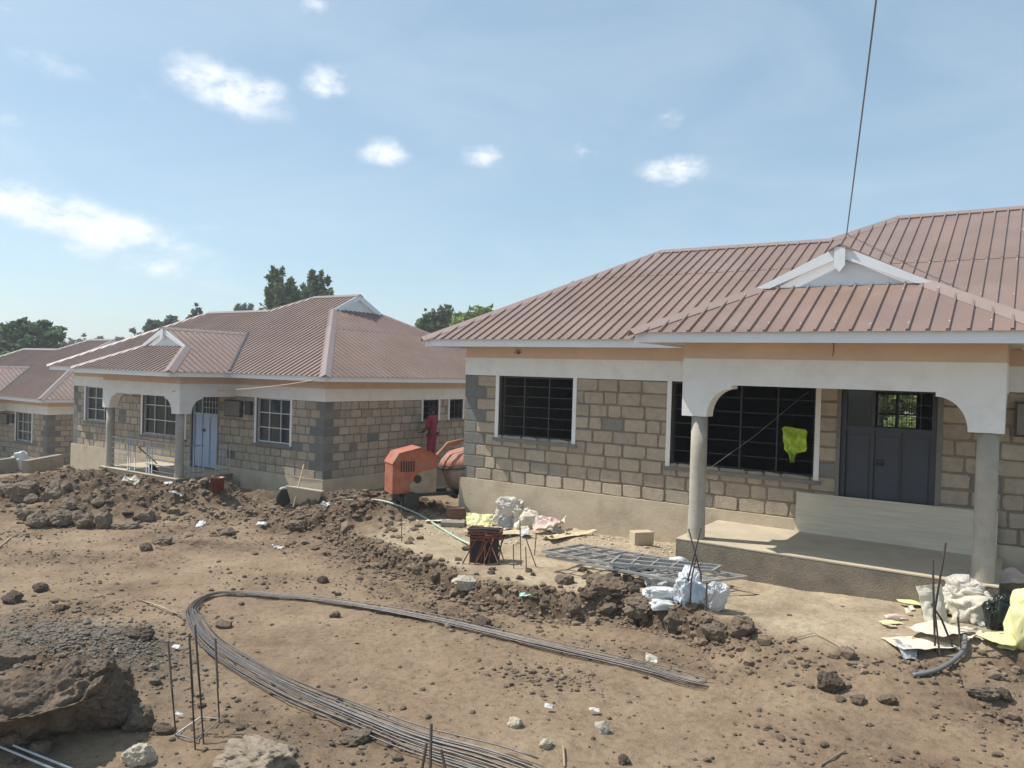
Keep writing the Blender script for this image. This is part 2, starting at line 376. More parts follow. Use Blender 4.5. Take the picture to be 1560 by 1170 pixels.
def make_house(o, kind):
    """kind: 1 nearest, 2 the railed one behind it"""
    rng = random.Random(11 if kind == 1 else 12)
    # walls
    mb = MB()
    fo = list(WIN.values())+[DOOR]
    wall_face(mb, lambda u, d, z: (u, d, z), HW, fo, .07, 2.1, .2, rng, False, ends=.2)
    wall_face(mb, lambda u, d, z: (HW-d, u, z), HD, SIDE, .07, 2.1, .2, rng, False)
    wall_face(mb, lambda u, d, z: (HW-u, HD-d, z), HW, [(HW-b, HW-a, c, e) for a, b, c, e in BACK], .07, 2.1, .2, rng, False, ends=.2)
    wall_face(mb, lambda u, d, z: (d, HD-u, z), HD, [], .07, 2.1, .2, rng, False)
    build(mb, 'wall', [M_mortar, M_stone], o, True)
    # corner stones of the side wall sit proud of the front wall ends
    mb = MB()
    mb.box((-.05, -.05, GR), (DOOR[0], .15, .07)); mb.box((DOOR[1], -.05, GR), (HW+.05, .15, .07)); mb.box((DOOR[0], -.045, GR), (DOOR[1], .15, -.12))
    mb.box((-.05, .15, GR), (.15, HD+.05, .07)); mb.box((HW-.15, .15, GR), (HW+.05, HD+.05, .07)); mb.box((.15, HD-.15, GR), (HW-.15, HD+.05, .07))
    build(mb, 'plinth', M_plinth, o)
    mb = MB()
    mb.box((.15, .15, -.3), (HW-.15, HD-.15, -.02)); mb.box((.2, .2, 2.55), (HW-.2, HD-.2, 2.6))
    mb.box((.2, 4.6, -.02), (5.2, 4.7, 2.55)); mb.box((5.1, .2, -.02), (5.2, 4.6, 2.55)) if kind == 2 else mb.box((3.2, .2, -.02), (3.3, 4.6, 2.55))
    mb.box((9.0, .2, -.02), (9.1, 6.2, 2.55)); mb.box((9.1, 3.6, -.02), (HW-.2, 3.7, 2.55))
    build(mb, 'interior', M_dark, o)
    # ring beam, peach band, soffit, fascia
    a, b = MB(), MB()
    for z0, z1, ee, t in ((2.1, 2.44, .007, a), (2.44, 2.66, .002, b)):
        t.box((-ee, -ee, z0), (HW+ee, .2, z1)); t.box((-ee, HD-.2, z0), (HW+ee, HD+ee, z1))
        t.box((-ee, .2, z0), (.2, HD-.2, z1)); t.box((HW-.2, .2, z0), (HW+ee, HD-.2, z1))
    build(a, 'ring_beam', M_white, o); build(b, 'plaster_band', M_peach, o)
    XL, XR, YF, YB = -.6, 13.3, -.55, 9.75
    PL, PR, PF = 4.72, 9.48, -2.35
    mb = MB()
    mb.box((XL+.03, YF+.03, 2.66), (PL+.03, 0, 2.675)); mb.box((PR-.03, YF+.03, 2.66), (XR-.03, 0, 2.675)); mb.box((XL+.03, 0, 2.662), (0, HD, 2.677)); mb.box((HW, 0, 2.662), (XR-.03, HD, 2.677))
    mb.box((XL+.03, HD, 2.66), (XR-.03, YB-.03, 2.675)); mb.box((PL+.03, PF+.03, 2.664), (PR-.03, 0, 2.679))
    build(mb, 'soffit', M_soffit, o)
    mb = MB(); z0, z1 = 2.635, 2.788
    mb.box((XL, YF, z0), (PL+.3, YF+.025, z1)); mb.box((PR-.3, YF, z0), (XR, YF+.025, z1)); mb.box((XL, YF+.025, z0), (XL+.025, YB, z1)); mb.box((XR-.025, YF+.025, z0), (XR, YB, z1)); mb.box((XL+.025, YB-.025, z0), (XR-.025, YB, z1))
    mb.box((PL, PF, z0), (PR, PF+.025, z1)); mb.box((PL, PF+.025, z0), (PL+.025, YF-.002, z1)); mb.box((PR-.025, PF+.025, z0), (PR, YF-.002, z1))
    build(mb, 'fascia', M_fascia, o)
    # roof
    P1 = (2.55, 3.55); P2 = (6.0, 3.55); Q1 = (7.05, 4.6); Q2 = (9.15, 4.6)
    zr1 = ZE+T*(3.55-YF); zr2 = ZE+T*(4.6-YF)
    zf = 4.86; wf = (zf-ZE)/T; Fy = YF+wf; By = 9.75-wf
    mb = MB()
    sc = (.15, 1.3, 2.6, 3.9, 4.8)
    oh = .05
    sheet(mb, (0, YF, ZE), (1, 0, 0), (0, 1, T), [(XL-oh, -oh), (XR+oh, -oh)], [(XL-oh, -oh), (P1[0], 4.1), (P2[0], 4.1), (Q1[0], 5.15), (9.15, 5.15), (9.1501, wf), (XR+oh, -oh)], screws=sc)
    TL = (zr1-ZE)/(P1[0]-XL)      # left hip
    sheet(mb, (XL, 0, ZE), (0, 1, 0), (1, 0, TL), [(YF-oh, -oh), (7.65+oh, -oh)], [(YF-oh, -oh), (3.55, P1[0]-XL), (7.65+oh, -oh)], screws=(.15, 1.3, 2.4))
    TR = (zf-ZE)/(XR-9.15)
    sheet(mb, (XR, 0, ZE), (0, 1, 0), (-1, 0, TR), [(YF-oh, -oh), (YB+oh, -oh)], [(YF-oh, -oh), (Fy, XR-9.15), (By, XR-9.15), (YB+oh, -oh)], screws=(.15, 1.3, 2.6, 3.8))
    sheet(mb, (0, YB, ZE), (1, 0, 0), (0, -1, T), [(XL-oh, -oh), (XR+oh, -oh)], [(XL-oh, -oh), (XL+2, 3.0), (P2[0], 3.6), (Q1[0], 5.15), (9.15, 5.15), (9.1501, wf), (XR+oh, -oh)])
    # porch roof, standing on the front slope
    fz = 3.46; pw = (fz-ZE)/T; pc = (PL+PR)/2; zp = ZE+T*(pc-PL); gy = PF+pw
    sheet(mb, (0, PF, ZE), (1, 0, 0), (0, 1, T), [(PL-oh, -oh), (PR+oh, -oh)], [(PL-oh, -oh), (PL+pw, pw), (PR-pw, pw), (PR+oh, -oh)], screws=(.12, 1.1), phase=.05)
    vy = YF+(pc-PL)
    sheet(mb, (PL, 0, ZE), (0, 1, 0), (1, 0, T), [(PF-oh, -oh), (YF, -oh), (YF+.001, 0), (vy, pc-PL)], [(PF-oh, -oh), (gy, pw), (gy+.001, pc-PL), (vy, pc-PL)], screws=(.12, 1.1, 2.2))
    sheet(mb, (PR, 0, ZE), (0, 1, 0), (-1, 0, T), [(PF-oh, -oh), (YF, -oh), (YF+.001, 0), (vy, PR-pc)], [(PF-oh, -oh), (gy, pw), (gy+.001, PR-pc), (vy, PR-pc)], screws=(.12, 1.1, 2.2))
    rf = build(mb, 'roof', [M_roof, M_screw], o)
    mb = MB()
    c = lambda x, y, z: (x, y, z)
    F = (9.15, Fy, zf)
    for a, b in (((XL-oh, YF-oh, ZE-.02), (*P1, zr1)), ((*P1, zr1), (P2[0]+.05, P2[1], zr1)), ((*P2, zr1), (*Q1, zr2)), ((Q1[0]-.05, Q1[1], zr2), (9.25, 4.6, zr2)), (F, (XR+oh, YF-oh, ZE-.02)),
                 ((9.15, By, zf), (XR+oh, YB+oh, ZE-.02)), ((PL-oh, PF-oh, ZE-.02), (PL+pw, gy, fz)), ((PR+oh, PF-oh, ZE-.02), (PR-pw, gy, fz)), ((pc, gy-.1, zp-.025), (pc, vy, zp-.025)), ((XL-oh, 7.65+oh, ZE-.02), (*P1, zr1))):
        cap_strip(mb, a, b, .15)
    build(mb, 'ridge_cap', M_cap, rf)
    mb = MB()      # valley trays
    for s_ in (-1, 1):
        xx = PL if s_ < 0 else PR
        a = Vector((xx, YF, ZE+.03)); b = Vector((pc, vy, zp+.03))
        cap_strip(mb, a, b, .05, .012, .0)
    build(mb, 'valley_flashing', M_steel, rf)
    # porch gablet: triangular board, barge boards and drop finial
    mb = MB()
    hw = pc-(PL+pw)
    mb.prism([(pc-hw+.05, fz+.01), (pc+hw-.05, fz+.01), (pc, zp-.03)], 'y', gy+.02, gy+.05)
    build(mb, 'gable_board', M_fascia, rf)
    mb = MB(); bw = .145
    for s_ in (-1, 1):
        a = Vector((pc+s_*(hw+.10), 0, fz-.02)); b = Vector((pc, 0, zp)); n_ = Vector((s_*T, 0, 1)).normalized()
        poly = [(a.x, a.z), (b.x, b.z), (b.x, b.z-bw*1.12), (a.x-s_*bw*1.7, a.z+.02)]
        mb.prism(poly if s_ < 0 else poly[::-1], 'y', gy-.06-.001*s_, gy-.03-.001*s_)
    build(mb, 'barge_board', M_fascia, rf)
    mb = MB(); mb.prism([(pc-.07, zp-.02), (pc-.07, zp-.27), (pc, zp-.36), (pc+.07, zp-.27), (pc+.07, zp-.02)], 'y', gy-.09, gy-.062)
    build(mb, 'finial', M_fascia, rf)
    # end gablet (faces +x)
    mb = MB(); hy = 4.6-Fy
    mb.prism([(Fy+.05, zf), (By-.05, zf), (4.6, zr2-.03)], 'x', 9.10, 9.13); build(mb, 'end_gable_board', M_fascia, rf)
    mb = MB()
    for s_, yy in ((-1, Fy), (1, By)):
        poly = [(yy+s_*.12, zf-.04), (4.6, zr2+.03), (4.6, zr2-.16), (yy-s_*.25, zf-.02)]
        mb.prism(poly, 'x', 9.20+.002*s_, 9.225+.002*s_)
    build(mb, 'end_barge_board', M_fascia, rf)
    # windows
    def window(op, plane, kind_, th=.2):
        a, b, c0, c1 = op
        w = MB()
        def bx(u0, u1, z0, z1, d0, d1, t=w):
            p = [plane(u, d, z) for u in (u0, u1) for d in (d0, d1) for z in (z0, z1)]
            lo = [min(q[i] for q in p) for i in range(3)]; hi = [max(q[i] for q in p) for i in range(3)]
            t.box(lo, hi)
        f = .035
        bx(a+.002, a+f, c0+.002, c1-.002, .05, .10); bx(b-f, b-.002, c0+.002, c1-.002, .05, .10); bx(a+f, b-f, c0+.002, c0+f, .05, .10); bx(a+f, b-f, c1-f, c1-.002, .05, .10)
        nv = 3 if b-a < 1.2 else (3 if kind_ != 'B' else 4)
        nv = 2 if b-a < .9 else nv
        for k in range(1, nv): bx(a+(b-a)*k/nv-.012, a+(b-a)*k/nv+.012, c0+f, c1-f, .06, .095)
        root = build(w, 'window', M_steel if kind == 1 or kind_ == 'S' else M_rail, o)
        g = .075
        for uu in (a-g, b):
            s_ = MB(); bx(uu, uu+g, c0-.04, c1+.0, -.022, .03, s_); build(s_, 'surround', M_white, root)
        s_ = MB(); bx(a-g-.03, b+g+.03, c0-.10, c0-.041, -.05, .12, s_); build(s_, 'sill', M_sill, root)
        s_ = MB()
        if kind == 1 or kind_ == 'S':
            n = 6 if kind_ != 'S' else 3
            for k in range(1, n): bx(a+f, b-f, c0+(c1-c0)*k/n-.006, c0+(c1-c0)*k/n+.006, .068, .082, s_)
            build(s_, 'grille', M_steel, root)
        else:
            for k in (1, 2): bx(a+f, b-f, c0+(c1-c0)*k/3-.012, c0+(c1-c0)*k/3+.012, .06, .095, s_)
            build(s_, 'glazing_bar', M_rail, root)
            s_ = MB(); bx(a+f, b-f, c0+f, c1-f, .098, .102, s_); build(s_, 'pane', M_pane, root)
        return root
    for k, op in WIN.items(): window(op, lambda u, d, z: (u, d, z), k)
    for op in SIDE: window(op, lambda u, d, z: (HW-d, u, z), 'S')
    # door
    x0, x1, zb, zt = DOOR; md = M_door if kind == 1 else M_doorw
    mb = MB(); mb.box((x0+.002, .03, zb), (x0+.07, .13, zt-.002)); mb.box((x1-.07, .03, zb), (x1-.002, .13, zt-.002)); mb.box((x0+.07, .03, zt-.06), (x1-.07, .13, zt-.002))
    dz0 = 1.50; xm = x0+.07+.36
    mb.box((xm-.02, .04, zb), (xm+.02, .12, zt-.06)); mb.box((x0+.07, .05, dz0-.03), (xm-.02, .11, dz0+.03)); mb.box((xm+.02, .05, dz0-.03), (x1-.07, .11, dz0+.03))
    dr = build(mb, 'door', md, o)
    mb = MB()
    for a, b in ((x0+.07, xm-.02), (xm+.02, (xm+x1-.05)/2-.01), ((xm+x1-.05)/2+.01, x1-.07)):
        mb.box((a+.003, .07, zb+.02), (b-.003, .09, dz0-.03)); mb.box((a+.03, .055, zb+.12), (b-.03, .0695, dz0-.10))
    mb.box((x0+.072, .0905, zb+.01), (x1-.072, .10, dz0-.031)); build(mb, 'door_leaf', md, dr)
    mb = MB(); mb.box((xm+.05, .03, .98), (xm+.15, .055, 1.06)); mb.tube([(xm+.06, .05, 1.0), (xm+.06, .0, 1.0), (xm+.16, .0, 1.0)], .009, 6)
    build(mb, 'handle', M_steel, dr)
    mb = MB()
    for k in range(1, 5): xx = xm+.02+(x1-.07-xm-.02)*k/5; mb.box((xx-.005, .06, dz0+.03), (xx+.005, .075, zt-.06))
    for k in range(1, 3): zz = dz0+.03+(zt-.09-dz0)*k/3; mb.box((xm+.02, .062, zz-.005), (x1-.07, .073, zz+.005))
    build(mb, 'transom_grille', md if kind == 1 else M_rail, dr)
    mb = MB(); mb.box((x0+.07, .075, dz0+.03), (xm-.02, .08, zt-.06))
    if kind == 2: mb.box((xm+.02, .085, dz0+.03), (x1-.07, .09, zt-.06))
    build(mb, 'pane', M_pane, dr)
    for a, b in ((x0-.06, x0), (x1, x1+.07)):
        mb = MB(); mb.box((a, -.02, zb+.002), (b, .03, zt-.002)); build(mb, 'door_surround', M_sill, dr)
    # back window bars
    a, b, c0, c1 = BACK[0]; mb = MB()
    mb.box((a, HD-.12, c0), (b, HD-.08, c0+.05)); mb.box(((a+b)/2-.04, HD-.12, c0+.05), ((a+b)/2+.04, HD-.08, c1)); mb.box((a, HD-.118, c0+.35), (b, HD-.082, c0+.39))
    for k in range(1, 8): xx = a+(b-a)*k/8; mb.box((xx-.006, HD-.11, c0+.05), (xx+.006, HD-.095, c1))
    build(mb, 'rear_window', M_steel, o)
    # porch
    SX0, SX1, SY = 5.2, 9.05, -1.82
    mb = MB()
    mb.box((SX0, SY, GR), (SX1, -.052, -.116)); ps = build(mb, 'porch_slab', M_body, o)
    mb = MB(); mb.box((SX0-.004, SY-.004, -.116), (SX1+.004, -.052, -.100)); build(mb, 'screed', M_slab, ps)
    cap = 1.63
    for x in (5.42, 8.89):
        mb = MB(); mb.M = Matrix.Translation((x, -1.63, 0))
        prof = [(.125, -1.5), (.122, -.1), (.118, .3), (.113, .32), (.115, 1.0), (.112, 1.62)]
        mb.lathe(prof, 24)
        pl = build(mb, 'pillar', M_pil, o)
    mb = MB(); pr = arch_profile(5.2, 9.05, 2.44, 2.08, cap, True, True); mb.prism(pr, 'y', -1.76, -1.5)
    ab = build(mb, 'porch_beam', M_white, o)
    for x in (5.2, 8.79):
        mb = MB(); mb.prism([(y, z) for y, z in [(-1.5, 2.44), (-1.5, cap), (-1.4, cap)]+[(-1.06-.34*math.cos(R(t)), cap+.40*math.sin(R(t))) for t in range(0, 91, 10)]+[(-1.06, 2.08), (-.008, 2.08), (-.008, 2.44)]], 'x', x, x+.26)
        build(mb, 'side_beam', M_white, ab)
    mb = MB(); mb.box((5.205, -1.755, 2.44), (9.045, -1.5, 2.664)); mb.box((5.205, -1.5, 2.44), (5.455, -.004, 2.664)); mb.box((8.795, -1.5, 2.44), (9.045, -.004, 2.664))
    build(mb, 'porch_plaster_band', M_peach, o)
    # meter boxes
    bx0 = 9.12 if kind == 1 else 8.68
    mb = MB(); mb.box((bx0, -.12, 1.52), (bx0+.72, .01, 1.98)); mbx = build(mb, 'meter_box', M_box, o)
    mb = MB(); mb.box((bx0+.03, -.128, 1.55), (bx0+.69, -.12, 1.95)); build(mb, 'box_door', M_sill, mbx)
    if kind == 2:
        mb = MB(); mb.box((bx0+.9, -.1, 1.6), (bx0+1.15, .01, 1.98)); build(mb, 'meter_box', M_steel, o)
        # railing between the pillars and on the open side
        for (pa, pb) in (((5.5, -1.63), (8.79, -1.63)),):
            mb = MB(); a = Vector((*pa, 0)); b = Vector((*pb, 0))
            for z in (-.02, .14, .30, .46, .62, .78):
                for t0, t1 in ((0, .27), (.55, 1)) if z not in (-.02, .78) else ((0, .62), (.64, 1)):
                    p, q = a.lerp(b, t0), a.lerp(b, t1); mb.tube([(p.x, p.y, z), (q.x, q.y, z)], .016, 6)
            for t in (.004, .27, .30, .38, .56, .60, .64, .996):
                p = a.lerp(b, t); mb.tube([(p.x, p.y, -.1), (p.x, p.y, .78)], .014, 6)
            rl = build(mb, 'railing', M_rail, o)
        mb = MB()
        for y0, y1 in ((-1.5, -.9), (-.5, -.06)):
            for z in (0, .74): mb.tube([(8.9, y0, z), (8.9, y1, z)], .014, 6)
            for k in range(5): y = y0+(y1-y0)*k/4; mb.tube([(8.9, y, -.1), (8.9, y, .74)], .011, 6)
        build(mb, 'railing', M_rail, o)
        mb = MB(); mb.box((9.06, -1.5, GR), (9.4, -.1, -.28)); build(mb, 'porch_step', M_conc, o)
    else:
        mb = MB()      # bare wire tails of two future lamps
        for bx_, bz, by in ((1.25, 2.52, 0), (7.19, 2.60, -1.76)):
            if by == 0:
                for k in range(6): 
                    an = R(20+28*k); mb.tube([(bx_, -.003, bz), (bx_+.05*math.cos(an), -.04, bz+.05*math.sin(an)), (bx_+.09*math.cos(an), -.05, bz+.10*math.sin(an))], .005, 5)
            else: mb.tube([(bx_, by, 2.66), (bx_+.004, by-.01, 2.58), (bx_-.003, by-.012, 2.49)], .004, 5)
        build(mb, 'wire_tail', M_box, o)
    return o

h1 = empty('bungalow', (0, 0, 0), 'nearest bungalow of cut stone, white arched porch with a navy steel door and no railing', 'house', 'brown roofed bungalows of the estate')
make_house(h1, 1)
h2 = empty('bungalow', (-18.56, 1.70, -.834), 'middle bungalow with metal porch railing, pale blue door and glazed white windows', 'house', 'brown roofed bungalows of the estate')
make_house(h2, 2)
h3 = empty('bungalow', (-36.75, 3.4, -2.23), 'farthest bungalow at the left edge, partly hidden behind the railed one', 'house', 'brown roofed bungalows of the estate')
def copy_children(src, dst):
    for ch in list(src.children):
        c = ch.copy(); col.objects.link(c); c.parent = dst
        copy_children(ch, c)
copy_children(h2, h3)

# ------------------------------------------------------------------ ground
def axis(segs):
    out = []
    for a, b, st in segs: out += list(np.arange(a, b, st))
    return np.array(out+[segs[-1][1]])
gx = axis([(-420, -200, 60), (-200, -60, 14), (-60, -24, 1.2), (-24, -12, .12), (-12, -5, .06), (-5, 11.4, .042), (11.4, 16, .25), (16, 60, 4), (60, 200, 20), (200, 420, 55)])
gy = axis([(-420, -200, 60), (-200, -30, 17), (-30, -10.5, .5), (-10.5, -6.5, .036), (-6.5, 1.2, .045), (1.2, 6, .12), (6, 14, .5), (14, 60, 4), (60, 200, 20), (200, 420, 55)])
X, Y = np.meshgrid(gx, gy, indexing='ij')
Z = ground_h(X, Y)
n, m_ = X.shape
vs = np.stack([X.ravel(), Y.ravel(), Z.ravel()], 1).astype(np.float32)
ii, jj = np.meshgrid(np.arange(n-1), np.arange(m_-1), indexing='ij')
a = (ii*m_+jj).ravel(); quads = np.stack([a, a+m_, a+m_+1, a+1], 1).astype(np.int32)
me = bpy.data.meshes.new('ground')
me.vertices.add(len(vs)); me.vertices.foreach_set('co', vs.ravel())
me.loops.add(quads.size); me.loops.foreach_set('vertex_index', quads.ravel())
me.polygons.add(len(quads)); me.polygons.foreach_set('loop_start', np.arange(0, quads.size, 4, dtype=np.int32)); me.polygons.foreach_set('loop_total', np.full(len(quads), 4, dtype=np.int32))
me.polygons.foreach_set('use_smooth', np.ones(len(quads), dtype=bool))
heap, bank, grav, sand = zones(X, Y)
br = fbm(X*1.3, Y*1.3, 4, .6)
soil = np.clip(np.maximum(np.maximum(heap*1.25, bank*1.1), rough_road(X, Y)*.75)+br*.9*(heap+bank > .12)+np.clip(br*1.3-.06, 0, .5), 0, 1)
far = sstep(30, 70, np.hypot(X+5, Y))
at_ = me.attributes.new('zone', 'FLOAT_COLOR', 'POINT')
at_.data.foreach_set('color', np.stack([soil, np.clip(grav*1.3+br*.8*(grav > .1), 0, 1), np.clip(sand+br*.5*(sand > .05), 0, 1), far], -1).astype(np.float32).ravel())
me.update(); me.validate()
gm = bpy.data.materials.new('earth'); gm.use_nodes = True
nt = gm.node_tree; N = nt.nodes; L = nt.links; pb = N['Principled BSDF']; pb.inputs['Roughness'].default_value = .97; pb.inputs['Specular IOR Level'].default_value = .15
tc = N.new('ShaderNodeTexCoord')
def nz(scale, det=8, ro=.62):
    t = N.new('ShaderNodeTexNoise'); t.inputs['Scale'].default_value = scale; t.inputs['Detail'].default_value = det; t.inputs['Roughness'].default_value = ro
    L.new(tc.outputs['Object'], t.inputs['Vector']); return t.outputs['Fac']
def rampn(fac, stops):
    r = N.new('ShaderNodeValToRGB'); L.new(fac, r.inputs['Fac']); e = r.color_ramp.elements
    while len(e) < len(stops): e.new(.5)
    for q, (p, c) in zip(e, stops): q.position = p; q.color = (*c, 1)
    return r.outputs['Color']
def mixn(f, a, b, mode='MIX'):
    x = N.new('ShaderNodeMix'); x.data_type = 'RGBA'; x.blend_type = mode
    if isinstance(f, (int, float)): x.inputs[0].default_value = f
    else: L.new(f, x.inputs[0])
    for s_, v in ((6, a), (7, b)):
        if isinstance(v, tuple): x.inputs[s_].default_value = (*v, 1)
        else: L.new(v, x.inputs[s_])
    return x.outputs[2]
za = N.new('ShaderNodeAttribute'); za.attribute_name = 'zone'; sep = N.new('ShaderNodeSeparateColor'); L.new(za.outputs['Color'], sep.inputs['Color'])
road = rampn(nz(.75, 9, .68), [(.30, (.165, .115, .077)), (.44, (.252, .182, .121)), (.58, (.296, .219, .146)), (.75, (.355, .270, .182))])
fine = rampn(nz(14, 6), [(.32, (.66, .66, .66)), (.5, (1, 1, 1)), (.68, (1.12, 1.12, 1.12))])
road = mixn(.8, road, fine, 'MULTIPLY')
dark = rampn(nz(3.5), [(.3, (.072, .050, .035)), (.55, (.150, .107, .072)), (.75, (.262, .190, .128))])
grey = rampn(nz(22, 6), [(.3, (.06, .054, .046)), (.5, (.12, .108, .09)), (.7, (.20, .18, .15))])
pale = rampn(nz(2.2), [(.3, (.34, .265, .18)), (.6, (.475, .385, .27)), (.8, (.55, .46, .34))])
pale = mixn(.7, pale, fine, 'MULTIPLY')
c1 = mixn(sep.outputs[2], road, pale); c2 = mixn(sep.outputs[1], c1, grey); c3 = mixn(sep.outputs[0], c2, dark)
c4 = mixn(za.outputs['Alpha'], c3, rampn(nz(.05), [(.35, (.07, .085, .035)), (.65, (.16, .15, .07))]))
L.new(c4, pb.inputs['Base Color'])
bp1 = N.new('ShaderNodeBump'); bp1.inputs['Strength'].default_value = .75; bp1.inputs['Distance'].default_value = .06; L.new(nz(9, 9, .7), bp1.inputs['Height'])
bp2 = N.new('ShaderNodeBump'); bp2.inputs['Strength'].default_value = .6; bp2.inputs['Distance'].default_value = .012; L.new(nz(45, 6, .7), bp2.inputs['Height']); L.new(bp1.outputs['Normal'], bp2.inputs['Normal'])
L.new(bp2.outputs['Normal'], pb.inputs['Normal'])
me.materials.append(gm)
go = obj('ground', me); go['kind'] = 'structure'

# ------------------------------------------------------------------ rocks and clods
def ico(sub):
    import bmesh
    bm = bmesh.new(); bmesh.ops.create_icosphere(bm, subdivisions=sub, radius=1)
    v = [tuple(x.co) for x in bm.verts]; f = [tuple(q.index for q in x.verts) for x in bm.faces]; bm.free(); return v, f
ICO = {k: ico(k) for k in (1, 2, 3, 4, 5, 7)}
def rock_verts(seed, sub=3, amp=.35, flat=.7, cuts=5):
    rg = random.Random(seed); v, f = ICO[sub]; off = Vector((rg.uniform(0, 50), rg.uniform(0, 50), rg.uniform(0, 50)))
    planes = [(Vector((rg.gauss(0, 1), rg.gauss(0, 1), rg.gauss(0, .8))).normalized(), rg.uniform(.55, .85)) for _ in range(cuts)]
    out = []
    for p in v:
        q = Vector(p); d = 1+amp*mnoise.fractal(q*1.3+off, .9, 2.1, 4)
        q = q*d
        for n_, k in planes:
            e = q.dot(n_)-k
            if e > 0: q -= n_*e*.92
        q += Vector(p)*.13*mnoise.noise(q*4+off)+Vector(p)*.075*mnoise.noise(q*9+off)+Vector(p)*.035*mnoise.noise(q*22+off)
        q.z *= flat; out.append(tuple(q))
    return out, f
M_rock = mat('weathered_rock', (.195, .15, .107), .95, .28, 3.5, .8, 30, dirt=((.24, .185, .13), .8, 2))
M_clod = mat('earth_clod', (.195, .142, .098), .97, .3, 5, .8, 30, dirt=((.28, .21, .145), .6, 3))
M_dclod = mat('dark_clod', (.125, .092, .066), .97, .3, 5, .8, 30)
M_pale = mat('pale_stone', (.50, .44, .34), .9, .14, 5, .5, 40)
M_spill = mat('spilled_concrete', (.36, .295, .215), .95, .25, 5, .9, 30, dirt=((.24, .18, .125), .8, 3))
M_grav = mat('ballast', (.165, .142, .112), .92, .3, 12, .5, 50)
M_boul = mat('boulder_rock', (.125, .092, .066), .97, .35, 2.6, 1, 16, dirt=((.21, .155, .105), .7, 1.8))
def rock_mesh(seed, m, sub=3, **k):
    def fn():
        v, f = rock_verts(seed, sub, **k); b = MB(); b.add(v, f, 0, False); return b.mesh('rock', m)
    return shared(('rock', seed, m.name, sub), fn)
def rock(px, py, wpx, hpx, seed, m, label, name='stone', cat='stone', group=None, sink=.25, rot=None, depthk=.8, P=None, sub=3):
    P = np.array(P) if P is not None else G(px, py); s = depth_of(P)/FOC; w = wpx*s*.82; h = hpx*s*.82
    o = obj(name, rock_mesh(seed, m, sub), None, (P[0], P[1], P[2]+h*(.5-sink)))
    o.scale = (w/1.7, w*depthk/1.7, h/1.1); o.rotation_euler = (0, 0, YAW+(rot if rot is not None else rnd.uniform(-.4, .4)))
    tag(o, label, cat, group); return o
# the undercut boulder at the lower left
v, f = ICO[7]; vs = []
CUTS = [(Vector((.12, -1, -.95)).normalized(), .30), (Vector((.0, -.30, 1)).normalized(), .27), (Vector((.8, -.45, .1)).normalized(), .58), (Vector((-.2, .6, 1)).normalized(), .34), (Vector((1, .2, .5)).normalized(), .66)]
for p in v:
    q = Vector(p); q *= 1+.20*mnoise.fractal(q*1.2+Vector((4, 1, 8)), .9, 2, 4)
    q = Vector((q.x*.98, q.y*.78, q.z*.52))
    for n_, k in CUTS:
        e = q.dot(n_)-k-.07*mnoise.noise(Vector(p)*3.1)-.02*mnoise.noise(Vector(p)*9)
        q -= n_*((e+math.sqrt(e*e+.006))/2-.012)*.95
    w_ = Vector(p)
    q += w_*(.075*mnoise.noise(w_*3.7+Vector((2, 2, 2)))+.055*mnoise.noise(w_*8)+.026*mnoise.noise(w_*17)+.016*mnoise.noise(w_*37)+.008*mnoise.noise(w_*80))
    vs.append(tuple(q*.92))
b = MB(); b.add(vs, f, 0, True)
Pb = G(95, 1138)
bo = build(b, 'boulder', M_boul, None, loc=(Pb[0]-.23, Pb[1]+.10, Pb[2]+.27)); bo.scale = (.68, .68, .84); bo.rotation_euler = (R(2), R(-7), YAW+.22)
tag(bo, 'large earth coated boulder with dark undercut face at the lower left', 'boulder')
